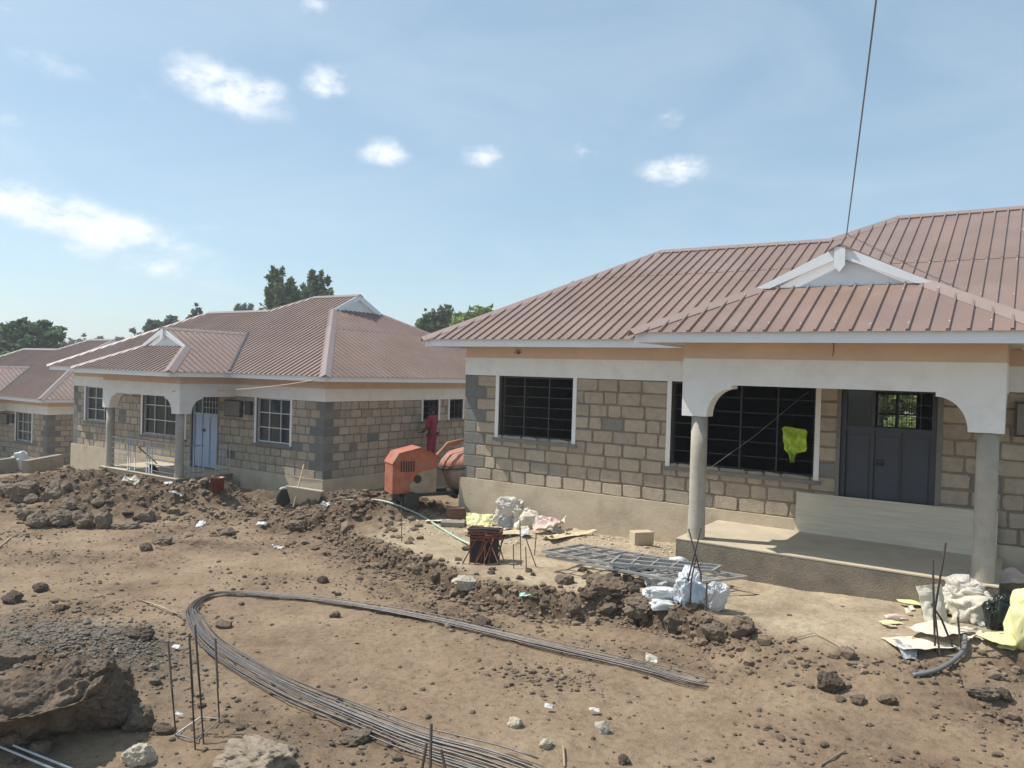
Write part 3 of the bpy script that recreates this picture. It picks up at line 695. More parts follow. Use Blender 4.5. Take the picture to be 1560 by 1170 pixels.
for i, (px, py, w, h, m, lab) in enumerate([
    (213, 1160, 46, 38, M_pale, 'smooth tan cobble below the large boulder beside the yellow scrap'),
    (150, 1030, 46, 28, M_rock, 'brown rock sitting on top of the large boulder'),
    (20, 1008, 60, 34, M_rock, 'flat topped rock above the boulder at the left edge'),
    (212, 972, 52, 26, M_dclod, 'dark earth lump above the gravel heap'),
    (212, 1110, 52, 46, M_rock, 'grey rock in the shadow right of the large boulder'),
    (246, 1118, 30, 24, M_rock, 'small grey rock between the shaded boulder and the four bars'),
    (62, 1150, 30, 34, M_rock, 'upright small stone under the left side of the boulder'),
    (22, 1135, 44, 32, M_rock, 'low stone under the boulder at the left edge'),
    (20, 918, 34, 22, M_dclod, 'dark lump with greenish face at the left edge of the dirt'),
    (62, 900, 26, 18, M_dclod, 'dark clod in the cluster near the left edge'),
    (92, 930, 22, 14, M_dclod, 'small clod above the gravel heap'),
    (710, 891, 42, 20, M_pale, 'pale flat slab stone at the foot of the earth bank'),
    (637, 872, 24, 20, M_rock, 'rounded stone at the foot of the bank left of the pale slab'),
    (663, 880, 20, 16, M_rock, 'small rounded stone beside the pale slab'),
    (920, 900, 62, 34, M_clod, 'angular brown slab of earth leaning below the steel grilles'),
    (860, 888, 30, 20, M_rock, 'flat stone at the edge of the grille panel hollow'),
    (928, 932, 30, 18, M_rock, 'round brown stone below the rubble of the bank'),
    (830, 925, 20, 16, M_rock, 'dark stone standing on the dirt near the teal scrap'),
    (873, 930, 22, 16, M_rock, 'brown stone right of the dark one near the teal scrap'),
    (975, 930, 58, 30, M_rock, 'broad stone in front of the white sacks'),
    (1028, 955, 32, 34, M_rock, 'upright stone below the crossed bars'),
    (1090, 968, 46, 30, M_rock, 'blocky brown stone right of the crossed bars'),
    (1130, 962, 52, 30, M_clod, 'wide clay lump on the rim of the bank'),
    (1262, 1047, 40, 32, M_dclod, 'dark mud lump alone on the bare dirt at the right'),
    (1308, 1070, 26, 18, M_clod, 'small clod right of the dark mud lump'),
    (1352, 1070, 30, 16, M_clod, 'flat clod midway along the bare dirt at the right'),
    (1530, 1065, 26, 22, M_dclod, 'dark stone near the right edge below the conduit'),
    (1500, 1058, 52, 22, M_rock, 'flat broken slab near the right edge'),
    (785, 1105, 26, 18, M_pale, 'pale crumbly stone on the dirt between the bar legs'),
    (832, 1138, 22, 20, M_pale, 'whitish lump beside the lower end of the bars'),
    (918, 1115, 26, 26, M_pale, 'pale lump below the small white card'),
    (950, 1162, 24, 16, M_dclod, 'dark stone at the bottom edge of the dirt'),
    (340, 955, 26, 14, M_rock, 'flat stone inside the bend of the bar bundle'),
    (545, 1128, 48, 22, M_rock, 'layered stone lying below the bar bundle'),
    (510, 940, 18, 12, M_clod, 'small clod resting by the upper leg of the bars'),
    (735, 955, 36, 18, M_dclod, 'dark clod heap just above the upper leg of the bars'),
    (492, 888, 18, 16, M_dclod, 'black lump on the dirt below the dark pit'),
    (392, 1166, 130, 50, M_spill, 'pale lump of spilled concrete below the four upright bars'),
    (710, 838, 14, 10, M_clod, 'clod on the pale yard left of the stirrup bundle'),
    (222, 838, 22, 18, M_clod, 'mossy lump in front of the left rubble heap'),
]):
    rock(px, py, w, h, 30+i % 9, m, lab, name='clod' if m in (M_clod, M_dclod) else 'concrete_lump' if m is M_spill else 'stone', cat='clod' if m in (M_clod, M_dclod) else 'concrete lump' if m is M_spill else 'stone', P=(Pb[0]-.02, Pb[1]+.28, Pb[2]+.50) if i == 1 else None, sub=5 if w > 90 else 4 if w > 30 else 3)
# rubble stones of the left heap
for i, (px, py, w, h, lab) in enumerate([(58, 803, 34, 30, 'squared block with sunlit top at the front left of the rubble heap'), (92, 800, 40, 28, 'brown block second along the front of the rubble heap'),
    (130, 802, 36, 26, 'rounded block in the middle of the rubble heap front'), (160, 804, 30, 30, 'dark rounded boulder at the right of the rubble heap front'),
    (195, 806, 44, 18, 'long whitish boulder at the right foot of the rubble heap'), (33, 758, 48, 30, 'big tan block high on the left of the rubble heap'),
    (82, 762, 46, 34, 'big tan block beside its twin on the rubble heap'), (48, 766, 26, 18, 'small reddish stone between the two tan blocks'), (105, 776, 28, 20, 'dark stone above the front row of the rubble heap'),
    (118, 792, 30, 20, 'tan stone wedged in the rubble heap'), (225, 795, 30, 22, 'weathered stone at the right end of the rubble heap'), (8, 752, 30, 24, 'tan stone at the left edge of the rubble heap'),
    (36, 790, 20, 16, 'small round stone left of the squared block'), (100, 745, 24, 16, 'stone near the crest of the rubble heap'), (150, 770, 22, 16, 'stone in the dark soil of the rubble heap'),
    (250, 828, 40, 16, 'flat slab at the right foot of the rubble heap'), (345, 815, 30, 16, 'clay slab at the foot of the middle heap'), (455, 805, 36, 16, 'flat stone on the front of the middle heap')]):
    rock(px, py, w, h, 50+i % 7, M_rock, lab, sink=.2, rot=rnd.uniform(-.3, .3), sub=4 if w > 32 else 3)
# loose clods one could count, copies of a few shapes
def clods(n, region, size, m, label, group, name='clod', cat='clod', fn=None):
    k = 0; tries = 0
    while k < n and tries < n*40:
        tries += 1
        px, py = rnd.uniform(region[0], region[2]), rnd.uniform(region[1], region[3])
        if fn and not fn(px, py): continue
        P = G(px, py); s = rnd.uniform(*size)*(1 if rnd.random() < .8 else 1.5)
        o = obj(name, rock_mesh(80+k % 6, m, 2), None, (P[0], P[1], P[2]+s*.18)); o.scale = (s, s*rnd.uniform(.6, 1), s*rnd.uniform(.5, .9)); o.rotation_euler = (rnd.uniform(-.3, .3), rnd.uniform(-.3, .3), rnd.uniform(0, 6.3))
        tag(o, label, cat, group); k += 1
clods(130, (0, 830, 1560, 1165), (.014, .045), M_clod, 'small brown clod lying loose on the bare dirt road', 'clods scattered over the dirt road')
clods(70, (400, 745, 640, 838), (.04, .10), M_clod, 'lumpy brown clod on the broken soil between the two houses', 'clods on the soil heap between the houses')
clods(60, (0, 715, 265, 800), (.04, .095), M_dclod, 'dark lumpy clod on the rubble heap before the railed porch', 'dark clods on the left rubble heap')
clods(45, (540, 838, 1000, 925), (.03, .07), M_dclod, 'dark clod crumbled from the earth bank', 'clods along the earth bank', fn=lambda x, y: abs(y-(845+(x-540)*.17)) < 22)
clods(40, (880, 868, 985, 912), (.05, .09), M_dclod, 'dark lump in the hollow under the steel grilles', 'dark lumps under the grille panels')
# gravel and crumbs nobody could count
def scatter(name, n, pick, size, m, seed):
    rg = random.Random(seed); var = [rock_verts(100+i, 1, .3, .75, 3) for i in range(6)]; b = MB()
    for i in range(n):
        x, y = pick(rg)
        z = H(x, y); s = size*rg.lognormvariate(0, .5); v, f = var[i % 6]; c, sn = math.cos(i*2.4), math.sin(i*2.4)
        b.add([(x+s*(p[0]*c-p[1]*sn), y+s*(p[0]*sn+p[1]*c), z+s*(p[2]+.25)) for p in v], f)
    o = build(b, name, m); o['kind'] = 'stuff'; return o
_Hc = H
def pick_grav(rg): return .7+rg.gauss(0, .75), -7.75+rg.gauss(0, .34)
scatter('gravel', 3600, pick_grav, .012, M_grav, 1)
def pick_road(rg):
    while True:
        x, y = rg.uniform(-9, 10), rg.uniform(-9.6, -1.8)
        if y < np.interp(x, EDX, EDY)+.1 and rg.random() < .35+.65*(vnoise(np.array([x*.8]), np.array([y*.8]))[0] > .52): return x, y
scatter('crumbs', 4200, pick_road, .009, M_clod, 2)
def pick_cluster(rg):
    while True:
        x, y = rg.uniform(-8, 10), rg.uniform(-9.4, -2.4)
        if y < np.interp(x, EDX, EDY)+.1 and vnoise(np.array([x*.9+31]), np.array([y*1.3+8]))[0]+.25*vnoise(np.array([x*4]), np.array([y*4]))[0] > .80: return x, y
scatter('clod_drift', 1300, pick_cluster, .016, M_dclod, 9)
def pick_rough(rg):
    cx, cy, sx, sy, rot, k = rg.choice(RB); u, v = rg.gauss(0, .7)*sx, rg.gauss(0, .7)*sy; c, s = math.cos(R(rot)), math.sin(R(rot))
    return cx+u*c-v*s, cy+u*s+v*c
scatter('soil_lumps', 2600, pick_rough, .015, M_clod, 12)
def pick_heap(rg):
    cx, cy, sx, sy, rot, hh = MOUNDS[rg.choice((0, 0, 0, 1, 1, 2, 2, 3, 5, 5, 5, 6, 7, 8))]; u, v = rg.gauss(0, .62)*sx, rg.gauss(0, .62)*sy; c, s = math.cos(R(rot)), math.sin(R(rot))
    return cx+u*c-v*s, cy+u*s+v*c
scatter('heap_crumbs', 3800, pick_heap, .026, M_clod, 3)
def pick_bank(rg):
    x = rg.uniform(-2, 6.9) if rg.random() < .9 else rg.uniform(6.5, 9.6); return x, np.interp(x, EDX, EDY)-.12+rg.gauss(0, .15)
scatter('bank_crumbs', 2600, pick_bank, .021, M_clod, 4)
def pick_yard(rg): return rg.uniform(-.5, 5.0), rg.uniform(-1.7, -.1)
scatter('yard_gravel', 1200, pick_yard, .011, M_pale, 5)

# ------------------------------------------------------------------ reinforcing bars
root_pts = [(1075, 1047), (980, 1024), (820, 986), (650, 946), (520, 922), (420, 911), (350, 908), (312, 914), (291, 933), (297, 955), (326, 990), (400, 1033), (500, 1082), (620, 1134), (740, 1172), (850, 1215)]
def smooth_path(pts, n):
    pts = [np.array(p) for p in pts]; out = []
    for i in range(len(pts)-1):
        p0, p1, p2, p3 = pts[max(i-1, 0)], pts[i], pts[i+1], pts[min(i+2, len(pts)-1)]
        for k in range(n):
            t = k/n; out.append(.5*((2*p1)+(-p0+p2)*t+(2*p0-5*p1+4*p2-p3)*t*t+(-p0+3*p1-3*p2+p3)*t**3))
    return out+[pts[-1]]
ctr = smooth_path([onZ(px, py, -1.03+.035*onZ(px, py, -.9)[0]) for px, py in root_pts], 5)
bb = empty('rebar_bundle', tuple(ctr[len(ctr)//2]), 'long hairpin bundle of thin grey steel bars lying on the bare dirt', 'rebar bundle')
orgn = Vector(ctr[len(ctr)//2])
NB = 17
for i in range(NB):
    lane = (i-NB/2)/NB; lift = rnd.uniform(.012, .05); ph = rnd.uniform(0, 6); st = rnd.choice((0, 0, 1, 2, 3, 5)); w1, w2 = rnd.uniform(-.05, .05), rnd.uniform(-.035, .035)
    pts = []
    nn = len(ctr)
    for k in range(st, nn-rnd.choice((0, 0, 1, 3))):
        t = (ctr[min(k+1, nn-1)]-ctr[max(k-1, 0)]); t = t/np.linalg.norm(t); side = np.array([t[1], -t[0], 0])
        f = k/nn; width = .15 if f < .42 else (.14+.26*min(1, max(0, (f-.5)*2.4)))
        if .40 < f < .55: width = .12
        off = lane*width+w1*math.sin(f*5+ph)+w2*math.sin(f*13+ph*2)*.5
        p = ctr[k]+side*off
        pts.append(Vector((p[0], p[1], H(p[0], p[1])+lift+.012))-orgn)
    # relax heights so bars bridge the bumps
    zs = [p.z for p in pts]
    for _ in range(6): zs = [zs[0]]+[(zs[q-1]+2*zs[q]+zs[q+1])/4 for q in range(1, len(zs)-1)]+[zs[-1]]
    for p, z in zip(pts, zs): p.z = z+.01
    mb = MB(); mb.tube(pts, .0062, 6); build(mb, 'bar', M_rebar, bb)
def starter(label, bars, group='column starter bars', ring=None, thick=.008):
    """bars: list of pixel polylines bottom first; the bottom stands on the ground, the rest at the same distance."""
    root = None
    for poly in bars:
        g = G(*poly[0]) ; D = depth_of(g)
        pts = [at(px, py, D) for px, py in poly]; pts[0] = pts[0]-np.array([0, 0, .05])
        if root is None: root = empty('starter_bars', tuple(g), label, 'starter bars', group); o0 = Vector(g)
        mb = MB(); mb.tube([Vector(p)-o0 for p in pts], thick, 8); build(mb, 'bar', M_rust, root)
    return root, o0
r_, o0 = starter('four upright dark bars of a column stub right of the large boulder', [[(269, 1122), (262, 1050), (256, 978)], [(298, 1142), (293, 1060), (288, 968)], [(311, 1133), (304, 1040), (297, 954)], [(335, 1102), (331, 1040), (328, 975)]], thick=.0065)
mb = MB()
for poly in ([(262, 1052), (256, 977)], [(294, 1062), (288, 966)], [(304, 1046), (297, 952)], [(332, 1048), (328, 973)]):
    D = depth_of(G(poly[0][0]+6, 1125)); p = [Vector(at(x, y, D-.012))-o0 for x, y in poly]; mb.tube(p, .0085, 8)
build(mb, 'lapped_bar', M_rust, r_)
mb = MB(); q = [G(268, 1124), G(300, 1134), G(336, 1100), G(305, 1098)]
for i in range(4): mb.tube([Vector(q[i])-o0+Vector((0, 0, .03)), Vector(q[(i+1) % 4])-o0+Vector((0, 0, .03))], .006, 6)
build(mb, 'stirrup', M_grille, r_)
starter('three short thick bars at the bottom edge crossing the bar bundle', [[(638, 1190), (650, 1132)], [(655, 1200), (657, 1103)], [(686, 1195), (672, 1142)]], thick=.011)
starter('five thin bars with one leaning, between stirrup bundle and grille panels', [[(783, 866), (782, 829)], [(794, 862), (792, 790)], [(802, 871), (801, 833)], [(819, 864), (799, 814)], [(814, 846), (817, 812)]], thick=.008)
starter('crossed bars standing in front of the white sacks', [[(1046, 925), (1049, 880), (1068, 805)], [(1068, 922), (1068, 876), (1049, 806)], [(1051, 930), (1053, 885), (1060, 850)], [(1076, 930), (1077, 888)]], thick=.009)
starter('tilted bars rising from the rubble at the right edge', [[(1425, 992), (1423, 940), (1421, 853)], [(1433, 1000), (1424, 930), (1441, 827)], [(1457, 992), (1435, 945), (1419, 920)], [(1465, 988), (1459, 940)]], thick=.010)
starter('single thin bar standing on the heap behind the earth bank', [[(612, 826), (612, 764)]], thick=.007)
starter('pair of leaning bars beside the dark pit at the bank corner', [[(512, 836), (520, 795)], [(517, 832), (533, 802)]], thick=.008)

# ------------------------------------------------------------------ steel grille panels
def panel(c4, lift, label, n=9):
    P = [np.array(p) for p in c4]; o = Vector(P[0]); root = None
    A, B, C_, D_ = [Vector(p)+Vector((0, 0, lift)) for p in P]
    mb = MB()
    for a, b in ((A, B), (D_, C_), (A, D_), (B, C_), (A.lerp(D_, .5), B.lerp(C_, .5))): mb.bar(a-o, b-o, .032, .032)
    root = build(mb, 'grille_panel', M_grille, None, loc=tuple(o)); tag(root, label, 'steel grille', 'steel window grilles stacked before the porch')
    mb = MB()
    for k in range(1, n): mb.bar(A.lerp(B, k/n)-o+Vector((0, 0, .006)), D_.lerp(C_, k/n)-o+Vector((0, 0, .006)), .020, .024)
    build(mb, 'cross_bars', M_grille, root)
    mb = MB()
    for k in (.25, .75): mb.bar(A.lerp(D_, k)-o+Vector((0, 0, -.012)), B.lerp(C_, k)-o+Vector((0, 0, -.012)), .014, .014)
    build(mb, 'rails', M_grille, root)
zz = -.42
panel([onZ(832, 847, zz), onZ(1048, 889, zz+.06), onZ(1138, 879, zz+.1), onZ(905, 838, zz)], .0, 'lower steel grille panel lying flat before the porch', 10)
panel([onZ(826, 842, zz+.05), onZ(960, 868, zz+.05), onZ(1030, 856, zz+.07), onZ(886, 832, zz+.05)], .02, 'small square grille panel on top of the panel stack', 6)
panel([onZ(930, 862, zz+.08), onZ(1085, 874, zz+.1), onZ(1098, 866, zz+.1), onZ(945, 850, zz+.09)], .03, 'narrow grille panel lying across the panel stack', 5)

# ------------------------------------------------------------------ sacks, sheets and litter
M_sackw = mat('white_sack', (.60, .60, .59), .55, .08, 5, .5, 14)
M_sackb = mat('blue_white_sack', (.60, .62, .64), .5, .06, 2.4, .5, 14, dirt=((.25, .45, .62), .95, 3.2))
M_silver = mat('silver_wrap', (.42, .43, .44), .35, .35, 14, .9, 20)
M_dirty = mat('dusty_white_sack', (.56, .52, .45), .7, .14, 5, .5, 14, dirt=((.40, .33, .25), .6, 4))
M_cream = mat('cream_paper', (.66, .60, .48), .75, .10, 5, .5, 14)
M_yellow = mat('yellow_paper', (.72, .70, .36), .7, .08, 5, .3, 14)
M_tan = mat('kraft_paper', (.55, .46, .30), .8, .10, 5, .4, 14)
M_pink = mat('printed_bag', (.66, .50, .45), .7, .06, 2, .3, 14, dirt=((.62, .68, .42), .95, 2.2))
M_black = mat('black_bag', (.012, .016, .014), .3, .3, 6, .6, 10, dirt=((.01, .10, .05), .9, 7))
M_teal = mat('teal_film', (.35, .62, .53), .4, .1, 6)
M_yel = mat('yellow_plastic', (.75, .52, .03), .4, .08, 6)
M_red = mat('red_plastic', (.15, .035, .028), .5, .1, 6)
M_brown = mat('brown_block', (.17, .09, .06), .9, .2, 8, .4, 30)
def pillow(L_, W_, Hh, seed, m, name, label, cat, px, py, tilt=(0, 0, 0), up=0., P=None, n=18, group=None):
    rg = Vector((seed*3.1, seed*1.7, 0)); b = MB(); v = []
    for s_ in (1, -1):
        for i in range(n+1):
            for j in range(n+1):
                u, w = i/n*2-1, j/n*2-1
                hgt = ((1-u**4)*(1-w**4))**.55
                p = Vector((u*L_/2, w*W_/2, s_*Hh/2*hgt)); e = 1-.09*(1-abs(u))*(abs(w) > .9)
                p += Vector((1, 1, 1))*0+Vector((mnoise.noise(p*6+rg), mnoise.noise(p*6+rg+Vector((9, 0, 0))), mnoise.noise(p*7+rg+Vector((0, 9, 0)))*(1 if s_ > 0 else .4)))*.10*min(L_, W_)*.8
                p.z += .035*mnoise.noise(p*18+rg)*hgt*s_*min(1, Hh*5)
                v.append(tuple(p))
    k = (n+1)*(n+1); f = []
    for i in range(n):
        for j in range(n):
            a = i*(n+1)+j; f.append((a, a+n+1, a+n+2, a+1)); f.append((k+a+1, k+a+n+2, k+a+n+1, k+a))
    rim = [i*(n+1) for i in range(n+1)]+[n*(n+1)+j for j in range(1, n+1)]+[i*(n+1)+n for i in range(n-1, -1, -1)]+[j for j in range(n-1, 0, -1)]
    for a, c in zip(rim, rim[1:]+rim[:1]): f.append((a, c, k+c, k+a))
    b.add(v, f, 0, True); P = np.array(P) if P is not None else G(px, py)
    if group == GT and P[1] > -.42: P = onY(px, py, -.42); P = np.array([P[0], -.42, H(P[0], -.42)])
    o = build(b, name, m, None, loc=(P[0], P[1], P[2]+up)); o.rotation_euler = (tilt[0], tilt[1], YAW+tilt[2]); tag(o, label, cat, group); return o
def crumple(wx, wy, seed, m, name, label, cat, px, py, amp=.04, tilt=(0, 0, 0), up=.02, freq=5, P=None, n=16, group=None, thick=.004):
    rg = Vector((seed*2.3, seed*.7, seed)); b = MB(); v = []
    for t in (0, 1):
        for i in range(n+1):
            for j in range(n+1):
                p = Vector((wx*(i/n-.5), wy*(j/n-.5), 0)); q = p*freq+rg
                d = Vector((mnoise.noise(q), mnoise.noise(q+Vector((5, 5, 5))), 0))*.25*amp*2
                p = p+d; p.z = amp*(1.6*mnoise.noise(q*.6)+abs(mnoise.noise(q*1.5))*.9+.35*mnoise.noise(q*3.5))-t*thick
                v.append(tuple(p))
    k = (n+1)**2; f = []
    for i in range(n):
        for j in range(n):
            a = i*(n+1)+j; f.append((a, a+n+1, a+n+2, a+1)); f.append((k+a+1, k+a+n+2, k+a+n+1, k+a))
    rim = [i*(n+1) for i in range(n+1)]+[n*(n+1)+j for j in range(1, n+1)]+[i*(n+1)+n for i in range(n-1, -1, -1)]+[j for j in range(n-1, 0, -1)]
    for a, c in zip(rim, rim[1:]+rim[:1]): f.append((a, c, k+c, k+a))
    b.add(v, f, 0, False); P = np.array(P) if P is not None else G(px, py)
    if group == GT and P[1] > -.42: P = onY(px, py, -.42); P = np.array([P[0], -.42, H(P[0], -.42)])
    o = build(b, name, m, None, loc=(P[0], P[1], P[2]+up)); o.rotation_euler = (tilt[0], tilt[1], YAW+tilt[2]); tag(o, label, cat, group); return o
def bag(L_, W_, Hh, seed, m, name, label, cat, px, py, rz=0., up=None, group=None, sharp=.30, P=None, facet=False, tilt=0.):
    v, f = ICO[5] if facet else ICO[4]; rg = Vector((seed*3.7, seed*1.3, seed*.9)); vs = []
    for p in v:
        q = Vector(p); s_ = Vector([math.copysign(abs(c)**.72, c) for c in q])
        dq = Vector((mnoise.noise(q*2+rg), mnoise.noise(q*2.2-rg), mnoise.noise(q*1.8+rg*2)))*.35
        r = 1+.42*mnoise.noise(q*1.2+rg)+sharp*.55*(mnoise.noise((q+dq)*2.4+rg)-.35*abs(mnoise.noise((q+dq)*3.1+rg)))-sharp*.42*abs(mnoise.noise((q+dq)*4.6+rg))-sharp*.2*abs(mnoise.noise((q+dq*.6)*9+rg))+.012*mnoise.noise(q*21+rg)
        s_ *= r; vs.append((s_.x*L_/2, s_.y*W_/2, max(-.8, s_.z)*Hh/2))
    b = MB(); b.add(vs, f, 0, not facet); P = np.array(P) if P is not None else G(px, py)
    if group == GT and P[1] > -.42: P = onY(px, py, -.42); P = np.array([P[0], -.42, H(P[0], -.42)])
    o = build(b, name, m, None, loc=(P[0], P[1], P[2]+(Hh*.38 if up is None else up))); o.rotation_euler = (tilt, tilt*.6, YAW+rz); tag(o, label, cat, group); return o
GS = 'white sacks piled by the grille panels'; GT = 'torn bags and paper against the near plinth'; GR_ = 'paper and bags heaped at the right pillar'
bag(.40, .20, .17, 1, M_sackw, 'rolled_sack', 'white rolled sack lying lengthwise left of the crossed bars', 'sack', 1006, 913, group=GS, sharp=.26, facet=True)
bag(.36, .30, .46, 2, M_sackb, 'full_sack', 'plump blue and white sack standing under the crossed bars', 'sack', 1050, 922, group=GS, rz=.2, sharp=.34, facet=True)
bag(.28, .18, .38, 3, M_sackw, 'folded_sack', 'folded white sack leaning at the right end of the sack pile', 'sack', 1090, 930, group=GS, rz=.3, tilt=.25, sharp=.38, facet=True)
bag(.44, .24, .2, 4, M_silver, 'silver_sack', 'silvery crinkled wrap under the panel end', 'sack', 1006, 895, group=GS, rz=-.3, sharp=.4, facet=True)
bag(.36, .18, .12, 5, M_sackw, 'flat_sack', 'flattened white sack at the bottom of the sack pile', 'sack', 1012, 928, group=GS)
bag(.26, .18, .16, 6, M_sackw, 'small_sack', 'small white bundle behind the sack pile', 'sack', 1033, 866, group=GS)
bag(.54, .38, .46, 7, M_dirty, 'torn_sack', 'crumpled white plastic sack on top of the waste by the plinth', 'torn sack', 775, 788, group=GT, sharp=.5, facet=True, up=.30)
bag(.5, .34, .36, 8, M_silver, 'torn_sack', 'grey white torn sack slumped below the crumpled plastic one', 'torn sack', 780, 797, group=GT, sharp=.5, facet=True)
bag(.52, .34, .34, 9, M_cream, 'cream_sack', 'striped cream sack lying beside the torn white sacks', 'sack', 805, 799, group=GT, rz=.2, sharp=.28)
crumple(.50, .40, 10, M_yellow, 'yellow_sheet', 'bright yellow paper sheet propped left of the white sacks', 'paper sheet', 730, 802, .07, (.45, .1, .15), .12, 4, group=GT)
crumple(.5, .44, 11, M_pink, 'printed_bag', 'red and yellow printed paper bag standing against the waste', 'paper bag', 838, 810, .12, (.45, -.25, -.4), .13, 4, group=GT)
crumple(.7, .24, 12, M_tan, 'kraft_sheet', 'long tan paper sheet lying before the cream sack', 'paper sheet', 790, 815, .03, (0, 0, .1), .03, 3, group=GT)
crumple(.62, .22, 13, M_tan, 'kraft_sheet', 'curled tan paper sheet lying on the gravel by the plinth', 'paper sheet', 862, 819, .04, (0, 0, .3), .03, 4, group=GT)
crumple(.5, .26, 14, M_cream, 'cream_sheet', 'pale paper sheet on the yard left of the yellow sheet', 'paper sheet', 668, 795, .03, (0, 0, .1), .03, 3, group=GT)
crumple(.4, .3, 15, M_silver, 'grey_sheet', 'grey film lying under the yellow sheet', 'plastic sheet', 735, 808, .04, (0, 0, .1), .03, 5, group=GT)
bag(.3, .22, .2, 16, M_cream, 'paper_bag', 'small tan paper ball behind the cream sack', 'paper bag', 822, 792, group=GT, sharp=.5, facet=True)
bag(.40, .3, .42, 17, M_dirty, 'torn_sack', 'white plastic rag right of the crumpled plastic sack', 'torn sack', 796, 786, group=GT, sharp=.7, facet=True)
crumple(.6, .4, 18, M_tan, 'kraft_sheet', 'tan paper torn open at the foot of the plinth', 'paper sheet', 880, 813, .04, (0, 0, .2), .03, 5, group=GT)
crumple(.5, .3, 19, M_cream, 'cream_sheet', 'cream paper under the torn white sacks', 'paper sheet', 752, 810, .04, (0, 0, .4), .03, 5, group=GT)
def blk(px, py, wpx, hpx, m, name, label, cat, rz=0.):
    P = G(px, py); s = depth_of(P)/FOC; w, h = wpx*s, hpx*s; b = MB(); b.box((-w/2, -w*.3, 0), (w/2, w*.3, h)); o = build(b, name, m, None, loc=(P[0], P[1], P[2]-.01), rz=YAW+rz)
    bv = o.modifiers.new('b', 'BEVEL'); bv.width = .008; bv.segments = 2; tag(o, label, cat); return o
blk(694, 789, 28, 17, M_brown, 'building_block', 'dark reddish block beside the near house corner', 'block')
blk(690, 800, 36, 7, M_conc, 'concrete_plank', 'small flat concrete piece in front of the reddish block', 'concrete piece')
blk(977, 828, 32, 20, M_plinth, 'concrete_piece', 'upright concrete piece at the plinth left of the porch', 'concrete piece', .3)
crumple(.3, .42, 20, M_cream, 'cream_bag', 'cream paper bag standing open beside the right pillar', 'paper bag', 1420, 950, .05, (1.2, 0, .2), .2, 4, group=GR_)
bag(.56, .42, .44, 21, M_dirty, 'white_sack', 'crumpled white sack slumped against the porch slab at the right pillar', 'torn sack', 1466, 935, group=GR_, sharp=.5, facet=True)
bag(.48, .36, .30, 22, M_cream, 'cream_sack', 'bulging cream sack in front of the right pillar', 'sack', 1482, 946, group=GR_, rz=.3, sharp=.35)
crumple(.42, .16, 23, M_yellow, 'yellow_strip', 'long yellow paper strip lying by the porch slab', 'paper strip', 1396, 925, .02, (.1, .1, .1), .04, 3, group=GR_)
pillow(.26, .07, .07, 24, M_pink, 'paper_roll', 'white and red paper roll left of the tilted bars', 'paper roll', 1364, 946, up=.035, tilt=(0, .05, .1), group=GR_)
crumple(.24, .1, 25, M_yellow, 'paper_scrap', 'yellowish scrap below the paper roll', 'paper scrap', 1358, 952, .02, (0, 0, .1), .02, 5, group=GR_)
crumple(.55, .42, 26, M_cream, 'flat_bag', 'flat pale bag spread out under the tilted bars', 'paper bag', 1400, 982, .03, (0, 0, .05), .03, 3, group=GR_)
crumple(.5, .4, 27, M_cream, 'flat_bag', 'second pale bag spread behind the tilted bars', 'paper bag', 1432, 966, .04, (0, 0, .4), .04, 3, group=GR_)
crumple(.5, .36, 28, M_pink, 'printed_sheet', 'pink and green printed bag on top of the right heap', 'paper bag', 1534, 905, .03, (.25, -.1, .1), .22, 3, group=GR_)
bag(.30, .24, .40, 29, M_black, 'black_bag', 'black plastic bag with green patch in the right heap', 'plastic bag', 1525, 960, group=GR_, sharp=.4, facet=True)
bag(.40, .36, .62, 30, M_yellow, 'yellow_sack', 'pale yellow sack cut by the right edge of the photo', 'sack', 1570, 988, group=GR_, sharp=.3, tilt=.1)
crumple(.4, .3, 31, M_yellow, 'yellow_sheet', 'yellow sheet on the ground below the black bag', 'paper sheet', 1530, 978, .03, (0, 0, .3), .03, 3, group=GR_)
crumple(.3, .3, 32, M_silver, 'net_bag', 'grey tangled netting in front of the black bag', 'netting', 1500, 950, .08, (.3, 0, 0), .06, 9, n=20, group=GR_)
for i, (px, py, w, h, m, lab) in enumerate([(800, 908, .14, .09, M_teal, 'teal plastic scrap at the foot of the earth bank'), (835, 1083, .07, .05, M_sackw, 'white folded paper scrap between the bar legs'), (905, 1088, .09, .05, M_sackw, 'small white card on the bare dirt'),
    (992, 1008, .12, .08, M_cream, 'pale wood shavings above the end of the bar bundle'), (268, 990, .07, .05, M_sackw, 'white scrap behind the four upright bars'), (273, 1093, .06, .04, M_sackw, 'white scrap between the boulder and the upright bars'),
    (190, 1160, .05, .05, M_yel, 'yellow plastic scrap at the foot of the large boulder'), (270, 754, .3, .2, M_sackw, 'white rag at the foot of the railed porch pillar'), (200, 733, .45, .25, M_cream, 'pale rag on the crest of the rubble heap'), (255, 738, .2, .16, M_sackw, 'small white scrap right of the crest of the rubble heap'),
    (306, 801, .14, .22, M_sackw, 'pointed white scrap in front of the middle heap'), (398, 802, .2, .12, M_sackw, 'white scrap on the middle heap left of the leaning bars'), (422, 835, .2, .08, M_sackw, 'flat white scrap at the foot of the middle heap'), (500, 771, .25, .12, M_sackw, 'white scrap on top of the middle heap')]):
    crumple(w, h, 60+i, m, 'litter_scrap', lab, 'litter', px, py, w*.25, (.3, .2, 0), .03, 9, n=8)
